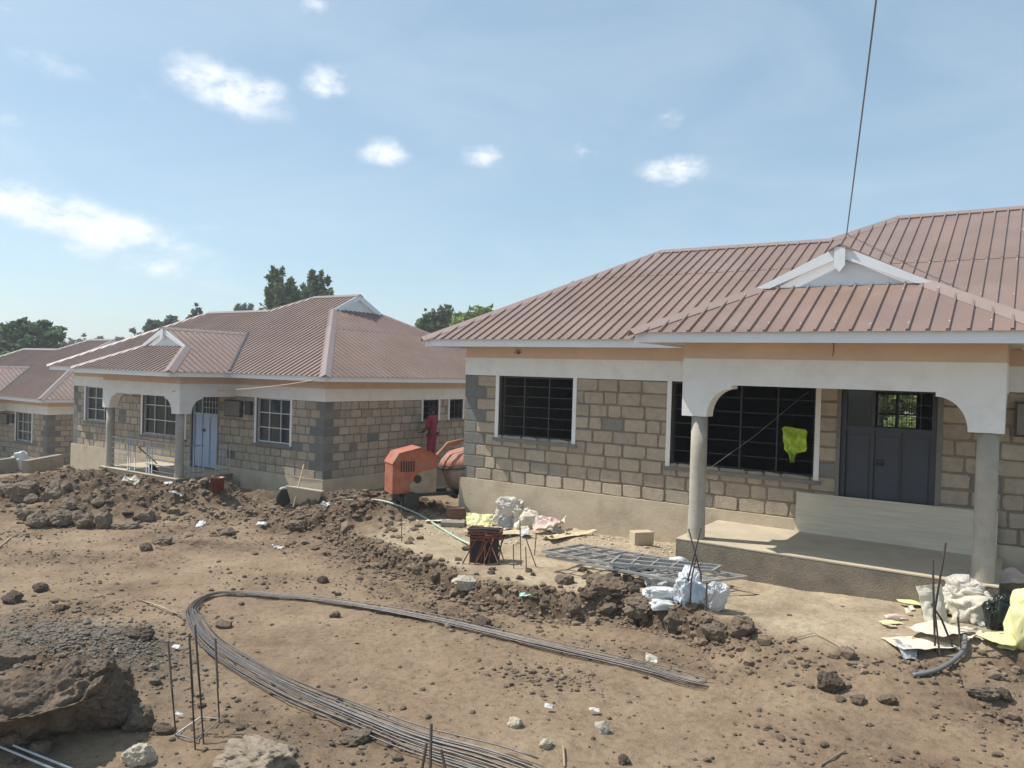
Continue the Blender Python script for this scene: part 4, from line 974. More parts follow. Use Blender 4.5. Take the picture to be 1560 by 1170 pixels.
for i in range(16):
    px, py = rnd.uniform(700, 905), rnd.uniform(806, 822); w = rnd.uniform(.10, .26); m = rnd.choice((M_cream, M_tan, M_sackw, M_cream, M_silver, M_dark))
    crumple(w, w*rnd.uniform(.4, .9), 200+i, m, 'paper_scrap', 'small torn scrap among the waste at the foot of the near plinth', 'litter', px, py, w*.2, (rnd.uniform(-.3, .4), rnd.uniform(-.3, .3), rnd.uniform(0, 3)), .03, 8, n=9, group='scraps by the near plinth')
for i in range(18):
    px, py = rnd.uniform(1345, 1550), rnd.uniform(930, 1000); w = rnd.uniform(.08, .26); m = rnd.choice((M_cream, M_yellow, M_sackw, M_cream, M_tan, M_silver))
    crumple(w, w*rnd.uniform(.4, .9), 230+i, m, 'paper_scrap', 'small torn scrap in the waste below the right pillar', 'litter', px, py, w*.2, (rnd.uniform(-.3, .4), rnd.uniform(-.3, .3), rnd.uniform(0, 3)), .03, 8, n=9, group='scraps below the right pillar')
def pole(pts, r, m, name, label, cat, n=8):
    mb = MB(); o0 = Vector(pts[0]); mb.tube([Vector(p)-o0 for p in pts], r, n); o = build(mb, name, m, None, loc=tuple(o0)); tag(o, label, cat); return o
M_wood = mat('pale_wood', (.42, .33, .22), .8, .2, 8, .2, 40)
M_hose = mat('pale_green_hose', (.42, .55, .44), .45, .1, 3)
M_grey = mat('grey_plastic', (.16, .165, .17), .5, .1, 5)
def up_(P, z=.02): return (P[0], P[1], P[2]+z)
pole([up_(G(208, 914)), up_(G(245, 930), .05), up_(G(275, 942), .04)], .009, M_wood, 'stick', 'pale stick lying left of the bend of the bar bundle', 'stick')
pole([up_(G(-10, 842)), up_(G(22, 816))], .012, M_wood, 'stick', 'pale stick at the left edge of the bare dirt', 'stick')
pole([up_(G(-10, 1133), .05), up_(G(110, 1182), .05)], .009, M_rail, 'metal_tube', 'upper of two pale tubes in the lower left corner', 'tube', 8)
pole([up_(G(-10, 1143), .05), up_(G(100, 1190), .05)], .009, M_rail, 'metal_tube', 'lower of two pale tubes in the lower left corner', 'tube', 8)
pole([up_(G(1250, 1168), .01), up_(G(1288, 1147), .02)], .008, M_wood, 'stick', 'thin stick at the bottom edge of the bare dirt', 'stick')
pole([up_(G(860, 1170), .01), up_(G(858, 1140), .02)], .008, M_wood, 'stick', 'short stick beside the lower end of the bars', 'stick')
pole([up_(G(1207, 976), .02), up_(G(1240, 968), .03), up_(G(1275, 985), .02), up_(G(1284, 993), .02)], .006, M_wood, 'twig', 'thin twig on the rim of the bank', 'twig')
hp = smooth_path([G(525, 766)+[0, 0, .05], G(572, 766)+[0, 0, .06], G(610, 775)+[0, 0, .05], G(645, 790)+[0, 0, .03], G(670, 806)+[0, 0, .03], G(700, 824)+[0, 0, .03], G(722, 834)+[0, 0, .03]], 6)
pole(hp, .018, M_hose, 'hose', 'pale green hose running over the yard to the stirrup bundle', 'hose', 8)
cd = smooth_path([G(1470, 978)+[0, 0, .06], G(1468, 998)+[0, 0, .06], G(1452, 1014)+[0, 0, .05], G(1425, 1026)+[0, 0, .03], G(1390, 1032)+[0, 0, .02]], 6)
pole(cd, .022, M_grey, 'conduit', 'bent grey plastic conduit below the tilted bars', 'conduit', 10)

# stirrup bundle
P = G(738, 857); s = depth_of(P)/FOC
M_stir = mat('rusty_stirrup', (.22, .085, .06), .65, .35, 16, .2, 40)
sb = empty('stirrup_bundle', (P[0], P[1], P[2]), 'bundle of rusty red rectangular stirrups standing on the yard', 'stirrup bundle', rz=YAW)
w, h = 50*s, 58*s
for i in range(26):
    a = rnd.uniform(-.16, .16); bb_ = MB()
    if i < 9:
        z = h*.70+i*.012; q = [(-w/2, -.12), (w/2, -.14), (w/2, .14), (-w/2, .13)]; c, sn = math.cos(a), math.sin(a)
        p = [(x*c-y*sn, x*sn+y*c, z+rnd.uniform(-.01, .02)) for x, y in q]
    else:
        yy = -.16+.02*(i-9); tl = rnd.uniform(-.5, .5); x0 = rnd.uniform(-.3, .3)*w; ww = rnd.uniform(.05, .12); hh = h*rnd.uniform(.62, .95)
        p = [(x0-ww-tl*.2, yy, .0), (x0+ww-tl*.2, yy+.02, .0), (x0+ww+tl*.25, yy+.03, hh), (x0-ww+tl*.25, yy, hh)]
    for k in range(4): bb_.tube([p[k], p[(k+1) % 4]], .0095, 6)
    build(bb_, 'stirrup', M_stir, sb)
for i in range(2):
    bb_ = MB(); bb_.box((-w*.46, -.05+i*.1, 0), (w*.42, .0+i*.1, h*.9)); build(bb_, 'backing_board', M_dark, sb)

# mortar trough tipped on its side and its pole
P = G(462, 772); s = depth_of(P)/FOC
mb = MB(); L_, hh, dd = 55*s, 32*s, .42
out = [(-L_/2, 0, hh), (L_/2, 0, hh*.8), (L_/2-.12, .1, 0), (-L_/2+.12, .1, 0)]
mb.add(out+[(x*.86, dd, z*.8+.03) for x, _, z in out], [(3, 2, 1, 0), (0, 1, 5, 4), (1, 2, 6, 5), (2, 3, 7, 6), (3, 0, 4, 7), (4, 5, 6, 7)])
tr = build(mb, 'mortar_trough', M_plinth, None, loc=(P[0], P[1], P[2]-.02), rz=YAW-.05); tag(tr, 'tan mortar trough tipped on its side at the corner of the middle house', 'trough')
mb = MB(); mb.bar(out[0], out[1], .03, .025); build(mb, 'rim', M_white, tr)
P = G(446, 775); pole([P, at(463, 708, depth_of(P)+.1)], .018, M_wood, 'wooden_pole', 'slim wooden pole leaning beside the tipped trough', 'pole')
P = G(432, 768); mb = MB(); mb.M = Matrix.Rotation(R(80), 4, 'X'); mb.lathe([(.05, -.03), (.08, -.03), (.15, -.05), (.19, -.04), (.19, .04), (.15, .05), (.08, .03), (.05, .03)], 24)
wb = build(mb, 'barrow_wheel', M_dark, None, loc=(P[0], P[1], P[2]+.15), rz=YAW+.9); tag(wb, 'dark wheel with pale guard lying left of the tipped trough', 'wheel')
mb = MB(); mb.tube([(.23*math.cos(R(t)), 0, .23*math.sin(R(t))) for t in range(20, 130, 10)], .022, 8); build(mb, 'guard', M_white, wb)

# concrete mixer
M_or = mat('orange_paint', (.40, .115, .062), .66, .28, 5, .4, 25, dirt=((.27, .20, .145), .95, 3.6))
M_or2 = mat('faded_orange', (.36, .15, .095), .7, .25, 6, .4, 25, dirt=((.34, .27, .2), .9, 5))
M_mud = mat('mud_coat', (.33, .265, .195), .9, .2, 4, .5, 25, dirt=((.42, .12, .06), .6, 6))
P = G(625, 772); s = depth_of(P)/FOC
mx = empty('concrete_mixer', (P[0], P[1], P[2]), 'orange concrete mixer standing in the gap between two houses', 'concrete mixer', rz=math.atan2(-.5, .86)+R(90)-R(90))
mx.scale = (.92, .92, .94)
SN = Vector((.86, -.5, 0)); LN = Vector((-.5, -.86, 0))
mx.rotation_euler = (0, 0, math.atan2(.86, .5))      # local +x = away from the lit end, along the side; local -y = side normal
def hood_poly(w, h): return [(0, .0), (0, h*.66), (w*.14, h*.88), (w*.62, h), (w, h*.82), (w, 0)]
hw_, hh = .98, .94
mb = MB(); mb.prism([(x-.5, z+.32) for x, z in hood_poly(hw_, hh)], 'y', -.28, .28); hd = build(mb, 'engine_hood', M_or, mx)
mb = MB(); mb.prism([(-.10, .33), (-.12, .50), (.0, .62), (.08, .76), (.30, .80), (.475, .84), (.475, .33)], 'y', -.286, -.281); build(mb, 'mud_patch', M_mud, hd)
mb = MB(); mb.prism([(x-.5, z+.325) for x, z in [(-.02, .66*hh), (hw_*.13, .90*hh), (hw_*.62, 1.02*hh), (hw_*1.0, .84*hh), (hw_*1.0, .82*hh), (hw_*.62, hh), (hw_*.14, .88*hh), (0, .66*hh)]], 'y', -.30, .30); build(mb, 'hood_rim', M_or, hd)
mb = MB()
for k in range(6): mb.box((-.33+k*.055, -.290, .78), (-.30+k*.055, -.284, 1.0))
build(mb, 'vent', M_dark, hd)
mb = MB(); mb.M = Matrix.Translation((.05, -.285, .62)) @ Matrix.Rotation(R(90), 4, 'X'); mb.lathe([(.05, -.005), (.085, .0), (.085, .012), (.05, .016)], 16); build(mb, 'axle_cap', M_rust, hd)
mb = MB()
for x in (-.35, .9, 1.7): mb.box((x, -.30, .18), (x+.08, .30, .33))
mb.box((-.5, -.30, .26), (2.1, -.22, .33)); mb.box((-.5, .22, .26), (2.1, .30, .33)); build(mb, 'chassis', M_dark, mx)
for x, y in ((-.1, -.36), (-.1, .36), (1.5, -.36), (1.5, .36)):
    mb = MB(); mb.M = Matrix.Translation((x, y, .2)) @ Matrix.Rotation(R(90), 4, 'X'); mb.lathe([(.05, -.04), (.15, -.05), (.17, -.02), (.17, .02), (.15, .05), (.05, .04)], 20); build(mb, 'wheel', M_dark, mx)
mb = MB(); mb.M = Matrix.Translation((1.35, .05, .85)) @ Matrix.Rotation(R(-12), 4, 'Y'); mb.lathe([(.25, -.48), (.52, -.40), (.62, -.1), (.62, .12)], 28); dm = build(mb, 'drum', M_mud, mx)
mb = MB(); mb.M = Matrix.Translation((1.35, .05, .85)) @ Matrix.Rotation(R(-12), 4, 'Y'); mb.lathe([(.63, .11), (.64, .13), (.58, .22), (.44, .33), (.38, .34)], 28); build(mb, 'drum_cone', M_or2, dm)
mb = MB(); mb.M = Matrix.Translation((1.35, .05, .85)) @ Matrix.Rotation(R(-12), 4, 'Y'); mb.lathe([(.66, .06), (.68, .07), (.68, .10), (.66, .11)], 28); build(mb, 'gear_ring', M_dark, dm)
mb = MB(); mb.tube([(.5, -.15, 1.05), (.75, -.18, 1.35), (1.15, -.18, 1.42)], .035, 8); mb.tube([(.5, .0, 1.02), (.78, .0, 1.28), (1.1, .0, 1.33)], .03, 8); build(mb, 'lever_frame', M_or2, mx)

# porch things
mb = MB(); mb.add([(6.40, -.13, -.098), (8.98, -.17, -.098), (8.98, -.075, .50), (6.40, -.055, .485), (6.40, -.11, -.098), (8.98, -.15, -.098), (8.98, -.055, .50), (6.40, -.035, .485)],
    [(0, 1, 2, 3), (7, 6, 5, 4), (0, 4, 5, 1), (1, 5, 6, 2), (2, 6, 7, 3), (3, 7, 4, 0)])
tag(build(mb, 'board', M_board), 'long pale board leaning across the bottom of the navy door', 'board')
# hi-vis vest hung on the window grille
M_vest = mat('hivis_cloth', (.42, .58, .06), .85, .25, 9, .6, 25)
b = MB(); v = []; n = 40
for t in (0, 1):
    for i in range(n+1):
        for j in range(n+1):
            a, c = i/n, j/n
            xl = np.interp(c, (0, .06, .2, .45, .66, .76, 1), (-.14, -.18, -.15, -.165, -.135, -.075, -.035)); xr = np.interp(c, (0, .08, .3, .56, .66, .72, 1), (.16, .205, .18, .20, .16, .045, .02))
            x = xl+(xr-xl)*a+.010*math.sin(c*16+a*3); z = -c*.54-.03*a*(1-c)
            y = -.075+.045*abs(math.sin(a*11+c*3+1.6*math.sin(c*5)))*(.5+.5*c)+.03*math.sin(a*7-c*9)+.07*mnoise.noise(Vector((a*5, c*5, 2)))-.012*t
            v.append((x, y, z))
k = (n+1)**2; f = []
for i in range(n):
    for j in range(n):
        a = i*(n+1)+j; f += [(a, a+n+1, a+n+2, a+1), (k+a+1, k+a+n+2, k+a+n+1, k+a)]
rim = [i*(n+1) for i in range(n+1)]+[n*(n+1)+j for j in range(1, n+1)]+[i*(n+1)+n for i in range(n-1, -1, -1)]+[j for j in range(n-1, 0, -1)]
for a, c in zip(rim, rim[1:]+rim[:1]): f.append((a, c, k+c, k+a))
b.add(v, f, 0, True); Pv = onY(1212, 652, .02)
vo = build(b, 'safety_vest', M_vest, None, loc=(Pv[0], .0, Pv[2]+.02)); tag(vo, 'bright yellow green vest hung on the grille of the wide porch window', 'vest')
p0 = onY(1233, 595, -.06); p1 = onY(1062, 727, -1.5)
pole([p0, (np.array(p0)+np.array(p1))/2-[0, 0, .05], p1], .004, M_grey, 'cord', 'thin slack cord slanting across the wide porch window', 'cord', 5)
# overhead cable from the roof to a pole behind the viewer, cord on the middle house
p0 = np.array([6.24, 3.82, 5.02]); p1 = at(1352, -140, 7.5)
cp = [p0+(p1-p0)*t-np.array([0, 0, .25*math.sin(math.pi*t)*.2]) for t in np.linspace(0, 1, 16)]
pole(cp, .011, M_grey, 'overhead_cable', 'grey cable rising from the near roof ridge into the sky', 'cable', 6)
yq = 1.70-.62
cq = smooth_path([onY(262, 596, 1.7-1.85), onY(330, 595, yq), onY(380, 592, yq), onY(435, 586, yq), onY(478, 579, yq)], 5)
pole(cq, .010, mat('orange_cord', (.66, .47, .33), .6, .1, 5), 'lead', 'pale orange lead strung from porch to eave corner of the middle house', 'lead', 6)
# middle house porch: spade, bucket
P = np.array([-18.56+7.55, 1.70-1.45, -.934]); P2 = at(211, 681, depth_of(P)+.25)
sp = empty('spade', tuple(P), 'dark spade leaning inside the railed porch', 'spade'); o0 = Vector(P)
mb = MB(); mb.tube([(0, 0, .25), Vector(P2)-o0], .018, 8); build(mb, 'handle', M_dark, sp)
mb = MB(); dz = (Vector(P2)-o0).normalized(); mb.bar((0, 0, .0), Vector(P2*0+P)-o0+dz*.3, .2, .02); build(mb, 'blade', M_steel, sp)
P = G(331, 748); mb = MB(); mb.lathe([(.13, 0), (.16, .30), (.17, .31), (.15, .31), (.12, .02)], 20); tag(build(mb, 'bucket', M_red, None, loc=tuple(P)), 'dull red bucket in the shade beside the railed porch', 'bucket')
# far left: sack and concrete beams
bag(.5, .4, .85, 40, M_sackw, 'standing_sack', 'white sack standing upright by the low concrete beams', 'sack', 30, 718, sharp=.25)
for a, b_, lab in (((-30, 705), (22, 698), 'concrete beam at the left edge, left of the white sack'), ((38, 703), (92, 693), 'concrete beam right of the standing white sack')):
    A = onZ(*a, -1.55); B = onZ(*b_, -1.50); mb = MB(); mb.bar((0, 0, -.22), tuple(np.array(B)-A+[0, 0, -.22]), .25, .5); tag(build(mb, 'concrete_beam', M_conc, None, loc=tuple(A)), lab, 'concrete beam')

# ------------------------------------------------------------------ person in maroon at the side window
def skin_obj(name, joints, edges, m, parent, lv=2):
    me = bpy.data.meshes.new(name); me.from_pydata([j[:3] for j in joints], edges, []); o = bpy.data.objects.new(name, me); col.objects.link(o); o.parent = parent
    me.materials.append(m); md = o.modifiers.new('s', 'SKIN'); md.use_smooth_shade = True
    for i, j in enumerate(joints):
        sv = me.skin_vertices[0].data[i]; r = j[3]; sv.radius = (r, r) if not isinstance(r, tuple) else r; sv.use_root = (i == 0)
    sd = o.modifiers.new('d', 'SUBSURF'); sd.levels = lv; sd.render_levels = lv; return o
M_skin = mat('dark_skin', (.07, .04, .028), .6, .08, 6); M_mar = mat('maroon_cloth', (.26, .022, .055), .85, .15, 8, .2, 30); M_hair = mat('black_hair', (.008, .007, .007), .8, .2, 20)
px_, py_ = -5.35, 5.45; gz = H(px_, py_)
pe = empty('person', (px_, py_, gz), 'person in maroon top and trousers standing at the side windows of the middle house', 'person', rz=R(100))
J = [(0, 0, .95, .125), (0, 0, 1.12, .115), (0, -.01, 1.32, .14), (0, 0, 1.44, .075), (0, .01, 1.51, .05), (0, .025, 1.60, .092), (0, .02, 1.68, .085),
     (.17, 0, 1.40, .06), (.23, .05, 1.15, .042), (.16, .24, 1.02, .033), (.15, .31, 1.02, .03),
     (-.17, 0, 1.40, .06), (-.23, .03, 1.14, .042), (-.19, .18, .96, .033), (-.18, .25, .95, .03),
     (.09, 0, .88, .095), (.10, .02, .50, .062), (.10, -.02, .09, .042), (.10, .12, .035, .035),
     (-.09, 0, .88, .095), (-.10, .02, .50, .062), (-.10, -.02, .09, .042), (-.10, .12, .035, .035)]
E_ = [(0, 1), (1, 2), (2, 3), (3, 4), (4, 5), (5, 6), (2, 7), (7, 8), (8, 9), (9, 10), (2, 11), (11, 12), (12, 13), (13, 14), (0, 15), (15, 16), (16, 17), (17, 18), (0, 19), (19, 20), (20, 21), (21, 22)]
for base, sx in ((10, 1), (14, -1)):
    bx, by, bz = J[base][:3]
    for k, (dx, ln) in enumerate(((-.03, .075), (-.01, .09), (.01, .085), (.028, .068))):
        J.append((bx+dx, by+.03, bz, .011)); J.append((bx+dx*1.2, by+.03+ln*.6, bz-.01, .0095)); J.append((bx+dx*1.3, by+.03+ln, bz-.03, .008)); q = len(J); E_ += [(base, q-3), (q-3, q-2), (q-2, q-1)]
    J.append((bx-sx*.045, by+.02, bz+.01, .012)); J.append((bx-sx*.06, by+.06, bz+.01, .010)); q = len(J); E_ += [(base, q-2), (q-2, q-1)]
J.append((0, .125, 1.585, .018)); E_.append((5, len(J)-1))       # nose
for sx in (1, -1): J.append((sx*.105, .0, 1.60, .018)); E_.append((5, len(J)-1))   # ears
bodyo = skin_obj('body', J, E_, M_skin, pe)
skin_obj('shirt', [(0, 0, .86, .16), (0, 0, 1.12, .14), (0, -.01, 1.32, .165), (0, 0, 1.43, .09), (.18, 0, 1.40, .08), (.235, .05, 1.15, .058), (.17, .22, 1.03, .045), (-.18, 0, 1.40, .08), (-.235, .03, 1.14, .058), (-.195, .16, .97, .045)],
         [(0, 1), (1, 2), (2, 3), (2, 4), (4, 5), (5, 6), (2, 7), (7, 8), (8, 9)], M_mar, pe)
skin_obj('trousers', [(0, 0, .95, .14), (.09, 0, .86, .12), (.10, .02, .5, .085), (.10, -.01, .1, .07), (-.09, 0, .86, .12), (-.10, .02, .5, .085), (-.10, -.01, .1, .07)], [(0, 1), (1, 2), (2, 3), (0, 4), (4, 5), (5, 6)], M_mar, pe)
mb = MB(); v, f = ICO[3]; mb.add([(x*.102, y*.108+.008, z*.10+1.665) for x, y, z in v if True], f, 0, True); build(mb, 'hair', M_hair, pe)

# ------------------------------------------------------------------ trees
def leafmat(name, c):
    m = mat(name, c, .6, .3, .35, spec=.2); return m
M_bark = mat('bark', (.11, .085, .065), .95, .25, 6, .5, 20)
L_dark = mat('dark_leaf', (.95, .95, .95), .65, .1, .5, attr='tone', spec=.2)
nt_ = L_dark.node_tree; tr_ = nt_.nodes.new('ShaderNodeBsdfTranslucent'); mxs = nt_.nodes.new('ShaderNodeMixShader'); mxs.inputs[0].default_value = .38
src = nt_.nodes['Principled BSDF'].inputs['Base Color'].links[0].from_socket; nt_.links.new(src, tr_.inputs['Color'])
nt_.links.new(nt_.nodes['Principled BSDF'].outputs[0], mxs.inputs[1]); nt_.links.new(tr_.outputs[0], mxs.inputs[2]); nt_.links.new(mxs.outputs[0], nt_.nodes['Material Output'].inputs['Surface'])
def tree(x, y, ztop, blobs, n, ls, base, label, name='tree', droop=0., group='trees beyond the estate', trunk=.16, seed=1, gap=.0):
    """blobs: (dx, dy, dz_below_top, rx, rz); local frame turned to the picture only in size, x = across."""
    rg = random.Random(seed); z0 = H(x, y)-.1; o = empty(name, (x, y, z0), label, 'tree', group, rz=YAW)
    ht = ztop-z0; b = MB(); lm = []
    per = [bl[3]*bl[3]*bl[4] for bl in blobs]; tot = sum(per)
    for bl, wgt in zip(blobs, per):
        dx, dy, dz, rx, rz = bl
        subs = [(rg.gauss(0, .55), rg.gauss(0, .55), rg.gauss(0, .55), rg.uniform(.18, .42), rg.uniform(.6, 1.4)) for _ in range(int(16+rx*5))]
        for i in range(int(n*wgt/tot)):
            sx, sy, sz, sr, tn = rg.choice(subs)
            d = Vector((rg.gauss(0, 1), rg.gauss(0, 1), rg.gauss(0, 1))).normalized()*sr*(rg.random()**.4)
            p = Vector((dx+(sx+d.x)*rx*.72, dy+(sy+d.y)*rx*.72, ht-dz+(sz+d.z)*rz*.72-droop*rg.random()**2))
            a = Vector((rg.gauss(0, 1), rg.gauss(0, 1), rg.gauss(0, .7)-droop)).normalized(); c = a.cross(Vector((rg.gauss(0, 1), rg.gauss(0, 1), rg.gauss(0, 1)))).normalized()
            s_ = ls*rg.uniform(.6, 1.4); k = tn*rg.uniform(.75, 1.25); b.cur = (base[0]*k, base[1]*k, base[2]*k)
            b.add([p-a*s_, p+c*s_*.45, p+a*s_, p-c*s_*.45], [(0, 1, 2, 3)])
    build(b, 'crown', L_dark, o, True)
    t = MB(); top = blobs[0]; tz = ht-top[2]
    t.tube([(0, 0, 0), (rg.uniform(-.1, .1), 0, tz*.35), (top[0]*.6, 0, tz*.7), (top[0], 0, tz+top[4]*.4)], [trunk, trunk*.75, trunk*.5, trunk*.15], 8)
    for bl in blobs: t.tube([(0, 0, tz*.42), (bl[0]*.55, bl[1]*.5, (ht-bl[2])*.75), (bl[0], bl[1], ht-bl[2])], [trunk*.45, trunk*.3, trunk*.1], 6)
    build(t, 'trunk', M_bark, o)
def tree_px(px, ptop, D, wpx, hpx, n, ls, base, label, blobs=None, **k):
    P = at(px, ptop, D); s = D/FOC; w = wpx*s*k.pop('ws', 1.3); h = hpx*s
    if blobs is None: blobs = [(0, 0, .5, .5, .5), (-.25, .1, .6, .3, .35), (.25, -.1, .62, .3, .33), (.05, 0, .22, .28, .24)]
    tree(P[0], P[1], P[2], [(bx*w, by*w, bz*h, rx*w, rz*h) for bx, by, bz, rx, rz in blobs], n, ls, base, label, **k)
GD = (.12, .185, .09); GM = (.19, .25, .125); GL = (.26, .33, .12); GB = (.13, .175, .12)
tree_px(40, 486, 62, 92, 66, 5200, .30, GD, 'broad dense dark tree behind the farthest house at the left', seed=2, trunk=.3, blobs=[(.05, 0, .42, .42, .42), (-.3, .1, .5, .3, .4), (.3, -.1, .62, .26, .4), (.0, 0, .2, .3, .2), (-.45, 0, .7, .3, .35)])
tree_px(-10, 512, 58, 60, 60, 2400, .30, GD, 'dark tree cut off by the left edge', seed=3, trunk=.2)
for i, (px, pt, w, h, D, lab) in enumerate([(80, 514, 20, 32, 120, 'small hazy tree just right of the dense dark tree'), (95, 519, 18, 28, 130, 'hazy low tree second right of the dense dark tree'), (110, 517, 14, 26, 140, 'hazy narrow tree above the farthest roof'), (128, 516, 18, 26, 130, 'hazy tree above the farthest roof ridge'), (153, 512, 12, 26, 130, 'slim hazy tree above the right end of the farthest ridge'), (184, 514, 16, 22, 125, 'small hazy tree left of the loose crowned tree')]):
    tree_px(px, pt, D, w, h, 420, .42, GB, lab, seed=10+i, trunk=.15)
tree_px(247, 476, 85, 46, 46, 1500, .30, GB, 'loose crowned tree behind the porch gable of the middle house', seed=20, trunk=.2, blobs=[(-.1, 0, .55, .3, .4), (.2, 0, .3, .2, .3), (-.35, 0, .75, .25, .25), (.35, 0, .6, .2, .35)])
tree_px(213, 508, 90, 24, 22, 420, .34, GB, 'low bush tree left of the loose crowned tree', seed=21, trunk=.12)
tree_px(296, 470, 85, 18, 26, 420, .30, GB, 'small slim tree right of the loose crowned tree', seed=22, trunk=.12)
for i, (px, pt) in enumerate(((362, 464), (372, 462), (381, 463), (398, 466))): tree_px(px, pt, 110, 8, 26, 160, .40, GB, ('first', 'second', 'third', 'last')[i]+' of the tiny far trees left of the twin tall trees', seed=25+i, trunk=.1)
tree_px(431, 408, 66, 58, 78, 4200, .26, GM, 'tall drooping tree, left and larger of the twin trees', seed=30, ws=1.0, droop=.6, trunk=.22, blobs=[(-.1, 0, .38, .34, .36), (.2, 0, .62, .32, .34), (-.25, 0, .7, .28, .35), (-.15, 0, .15, .24, .16), (.3, 0, .8, .25, .22)])
tree_px(481, 411, 66, 50, 62, 3000, .26, GM, 'tall drooping tree, right and smaller of the twin trees', seed=31, ws=1.0, droop=.55, trunk=.2, blobs=[(0, 0, .5, .38, .4), (-.05, 0, .18, .22, .2), (.28, 0, .62, .25, .35), (-.3, 0, .75, .2, .3)])
tree_px(648, 475, 70, 22, 40, 700, .24, GM, 'small round tree beside the right hip of the middle roof', seed=33, trunk=.14)
tree_px(674, 465, 70, 42, 52, 1900, .24, GM, 'bushy tree between the two nearer roofs', seed=34, trunk=.16)
tree_px(732, 464, 62, 62, 44, 2200, .22, GL, 'yellow green feathery tree behind the near roof edge', seed=35, trunk=.15)
tree_px(880, 429, 62, 22, 26, 420, .22, GL, 'tree top just peeping over the near roof hip', seed=36, trunk=.12)
tree(4.6, 19.5, 3.4, [(0, 0, 1.6, 1.9, 1.4), (-1.2, .3, 2.2, 1.2, 1.2), (1.2, -.2, 2.2, 1.3, 1.2), (.3, 0, 3.4, 1.8, 1.2)], 5200, .16, GL, 'green tree seen through the transom of the navy door', seed=40, trunk=.12)

HAZE = .0012
# ------------------------------------------------------------------ light, sky, camera
sd = Vector((-.64, -.24, 1)).normalized()       # towards the sun
sun = bpy.data.lights.new('sun', 'SUN'); sun.energy = SUN_E; sun.angle = R(.53); sun.color = (1, .95, .87)
so = bpy.data.objects.new('sun', sun); col.objects.link(so); so.rotation_euler = (-sd).to_track_quat('-Z', 'Y').to_euler(); so.location = (-10, -5, 20)
w = bpy.data.worlds.new('World'); scene.world = w; w.use_nodes = True
nt = w.node_tree; N = nt.nodes; L = nt.links; bg = N['Background']
sky = N.new('ShaderNodeTexSky'); sky.sky_type = 'NISHITA'; sky.sun_disc = False; sky.sun_elevation = math.asin(sd.z); sky.sun_rotation = math.atan2(sd.x, sd.y)
sky.air_density = SKY_AIR; sky.dust_density = SKY_DUST; sky.ozone_density = SKY_OZ; sky.altitude = 1600
tc = N.new('ShaderNodeTexCoord'); dirv = tc.outputs['Generated']
def vm(op, a, b=None):
    x = N.new('ShaderNodeVectorMath'); x.operation = op
    for i, v in enumerate((a, b)):
        if v is None: continue
        if isinstance(v, tuple): x.inputs[i].default_value = v
        else: L.new(v, x.inputs[i])
    return x.outputs['Value' if op in ('DOT_PRODUCT', 'LENGTH') else 'Vector']
def mt(op, a, b=None, clamp=False):
    x = N.new('ShaderNodeMath'); x.operation = op; x.use_clamp = clamp
    for i, v in enumerate((a, b)):
        if v is None: continue
        if isinstance(v, (int, float)): x.inputs[i].default_value = v
        else: L.new(v, x.inputs[i])
    return x.outputs[0]
def wn(scale, det, ro, stretch=(1, 1, 1.8), dist=0):
    mp = N.new('ShaderNodeMapping'); mp.inputs['Scale'].default_value = stretch; L.new(dirv, mp.inputs['Vector'])
    t = N.new('ShaderNodeTexNoise'); t.inputs['Scale'].default_value = scale; t.inputs['Detail'].default_value = det; t.inputs['Roughness'].default_value = ro; t.inputs['Distortion'].default_value = dist; L.new(mp.outputs['Vector'], t.inputs['Vector']); return t.outputs['Fac']
n1 = wn(16, 8, .6); n2 = wn(48, 6, .6)
nn = mt('ADD', mt('MULTIPLY', n1, .7), mt('MULTIPLY', n2, .3))
acc = None
# clouds by compass direction and height: azimuth and elevation come from where they stand in the sky
for px, py, wx, wy, tilt, k in [(335, 132, 95, 34, .22, 1.15), (400, 142, 40, 26, 0, .9), (497, 125, 38, 26, 0, 1.1), (70, 98, 60, 24, .1, .55), (215, 140, 50, 40, .4, .35), (590, 232, 48, 26, -.2, .95), (735, 238, 45, 24, 0, .8), (895, 230, 32, 20, 0, .8), (1030, 258, 58, 24, 0, 1.25), (1015, 178, 40, 24, 0, .5), (940, 215, 30, 20, 0, .35),
    (95, 330, 200, 34, .20, 1.35), (0, 300, 90, 34, .1, 1.1), (210, 350, 60, 26, .2, 1.0), (200, 395, 150, 26, .15, .8), (335, 350, 50, 14, 0, .5), (475, 8, 32, 18, 0, .7), (5, 182, 40, 16, 0, .5), (15, 22, 40, 18, 0, .4), (340, 438, 120, 18, 0, .3), (1500, 90, 40, 16, 0, .12), (625, 296, 40, 14, 0, .2), (800, 240, 30, 14, 0, .35), (470, 245, 40, 14, 0, .25), (150, 440, 90, 14, 0, .25)]:
    wx *= .88; wy *= .9; k = k*.9+.06
    d = Vector(ray(px, py)).normalized(); rt = Vector((d.y, -d.x, 0)).normalized(); upv = rt.cross(d).normalized()
    c, s_ = math.cos(-tilt), math.sin(-tilt); a1 = rt*c+upv*s_; a2 = -rt*s_+upv*c
    A1 = tuple(a1*(FOC/wx)); A2 = tuple(a2*(FOC/wy))
    u = mt('SUBTRACT', vm('DOT_PRODUCT', dirv, A1), Vector(A1).dot(d)); v_ = mt('SUBTRACT', vm('DOT_PRODUCT', dirv, A2), Vector(A2).dot(d))
    r2 = mt('ADD', mt('MULTIPLY', u, u), mt('MULTIPLY', v_, v_))
    blob = mt('MULTIPLY', mt('EXPONENT', mt('MULTIPLY', r2, -1.0)), k)
    acc = blob if acc is None else mt('MAXIMUM', acc, blob)
dens = mt('MULTIPLY', acc, mt('ADD', mt('MULTIPLY', mt('SUBTRACT', nn, .5), 3.1), .68), True)
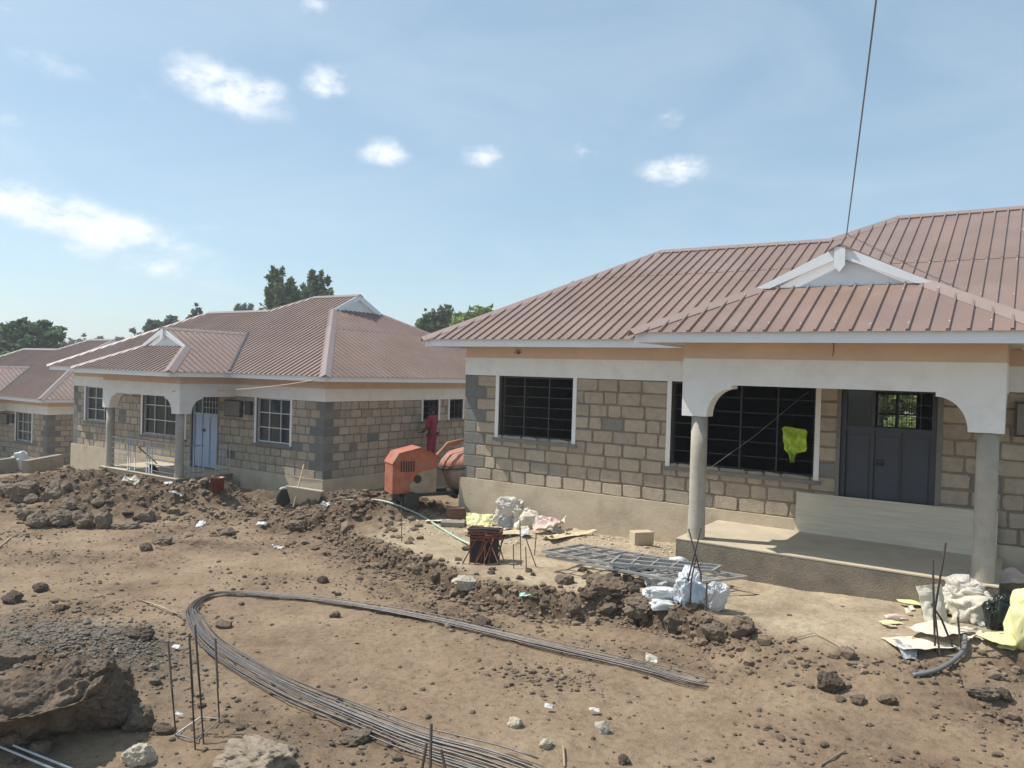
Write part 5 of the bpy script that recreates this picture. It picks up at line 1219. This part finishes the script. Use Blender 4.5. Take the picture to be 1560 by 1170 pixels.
mr = N.new('ShaderNodeMapRange'); mr.interpolation_type = 'SMOOTHSTEP'; mr.inputs['From Min'].default_value = .12; mr.inputs['From Max'].default_value = .95; L.new(dens, mr.inputs['Value'])
wisp = N.new('ShaderNodeMapRange'); wisp.inputs['From Min'].default_value = .42; wisp.inputs['From Max'].default_value = .75; wisp.inputs['To Max'].default_value = WISP; L.new(wn(2.6, 7, .6, (1, 1, 2.6), .6), wisp.inputs['Value'])
fac = mt('MAXIMUM', mt('MULTIPLY', mr.outputs['Result'], .88), wisp.outputs['Result'])
cm = N.new('ShaderNodeMix'); cm.data_type = 'RGBA'; L.new(fac, cm.inputs[0]); tn = N.new('ShaderNodeMix'); tn.data_type = 'RGBA'; tn.blend_type = 'MULTIPLY'; tn.inputs[0].default_value = 1; L.new(sky.outputs['Color'], tn.inputs[6]); tn.inputs[7].default_value = (.96, .96, .84, 1)
vl = N.new('ShaderNodeMix'); vl.data_type = 'RGBA'; vl.inputs[0].default_value = .42; L.new(tn.outputs[2], vl.inputs[6]); vl.inputs[7].default_value = (.335/SKY_S, .49/SKY_S, .63/SKY_S, 1); L.new(vl.outputs[2], cm.inputs[6]); cm.inputs[7].default_value = (*[c/SKY_S for c in CLOUD], 1)
L.new(cm.outputs[2], bg.inputs['Color']); bg.inputs['Strength'].default_value = SKY_S
hz = MB(); hz.box((-430, -430, -6), (430, 430, 22)); hm = bpy.data.materials.new('haze'); hm.use_nodes = True; hn = hm.node_tree
hn.nodes.remove(hn.nodes['Principled BSDF']); vv = hn.nodes.new('ShaderNodeVolumePrincipled'); vv.inputs['Color'].default_value = (.92, .95, 1, 1); vv.inputs['Density'].default_value = HAZE; vv.inputs['Anisotropy'].default_value = .2
hn.links.new(vv.outputs[0], hn.nodes['Material Output'].inputs['Volume'])
ho = build(hz, 'haze', hm); ho['kind'] = 'stuff'
cam = bpy.data.cameras.new('camera'); co = bpy.data.objects.new('camera', cam); col.objects.link(co); scene.camera = co
M = Matrix(((AX[0][0], AX[1][0], -AX[2][0], CAM[0]), (AX[0][1], AX[1][1], -AX[2][1], CAM[1]), (AX[0][2], AX[1][2], -AX[2][2], CAM[2]), (0, 0, 0, 1)))
co.matrix_world = M; cam.sensor_width = 36; cam.lens = 36*FOC/PW; cam.clip_end = 5000; cam.clip_start = .05
scene.view_settings.view_transform = 'Standard'; scene.view_settings.look = 'None'; scene.view_settings.gamma = 1; scene.view_settings.exposure = EXPO
scene.cycles.max_bounces = 6
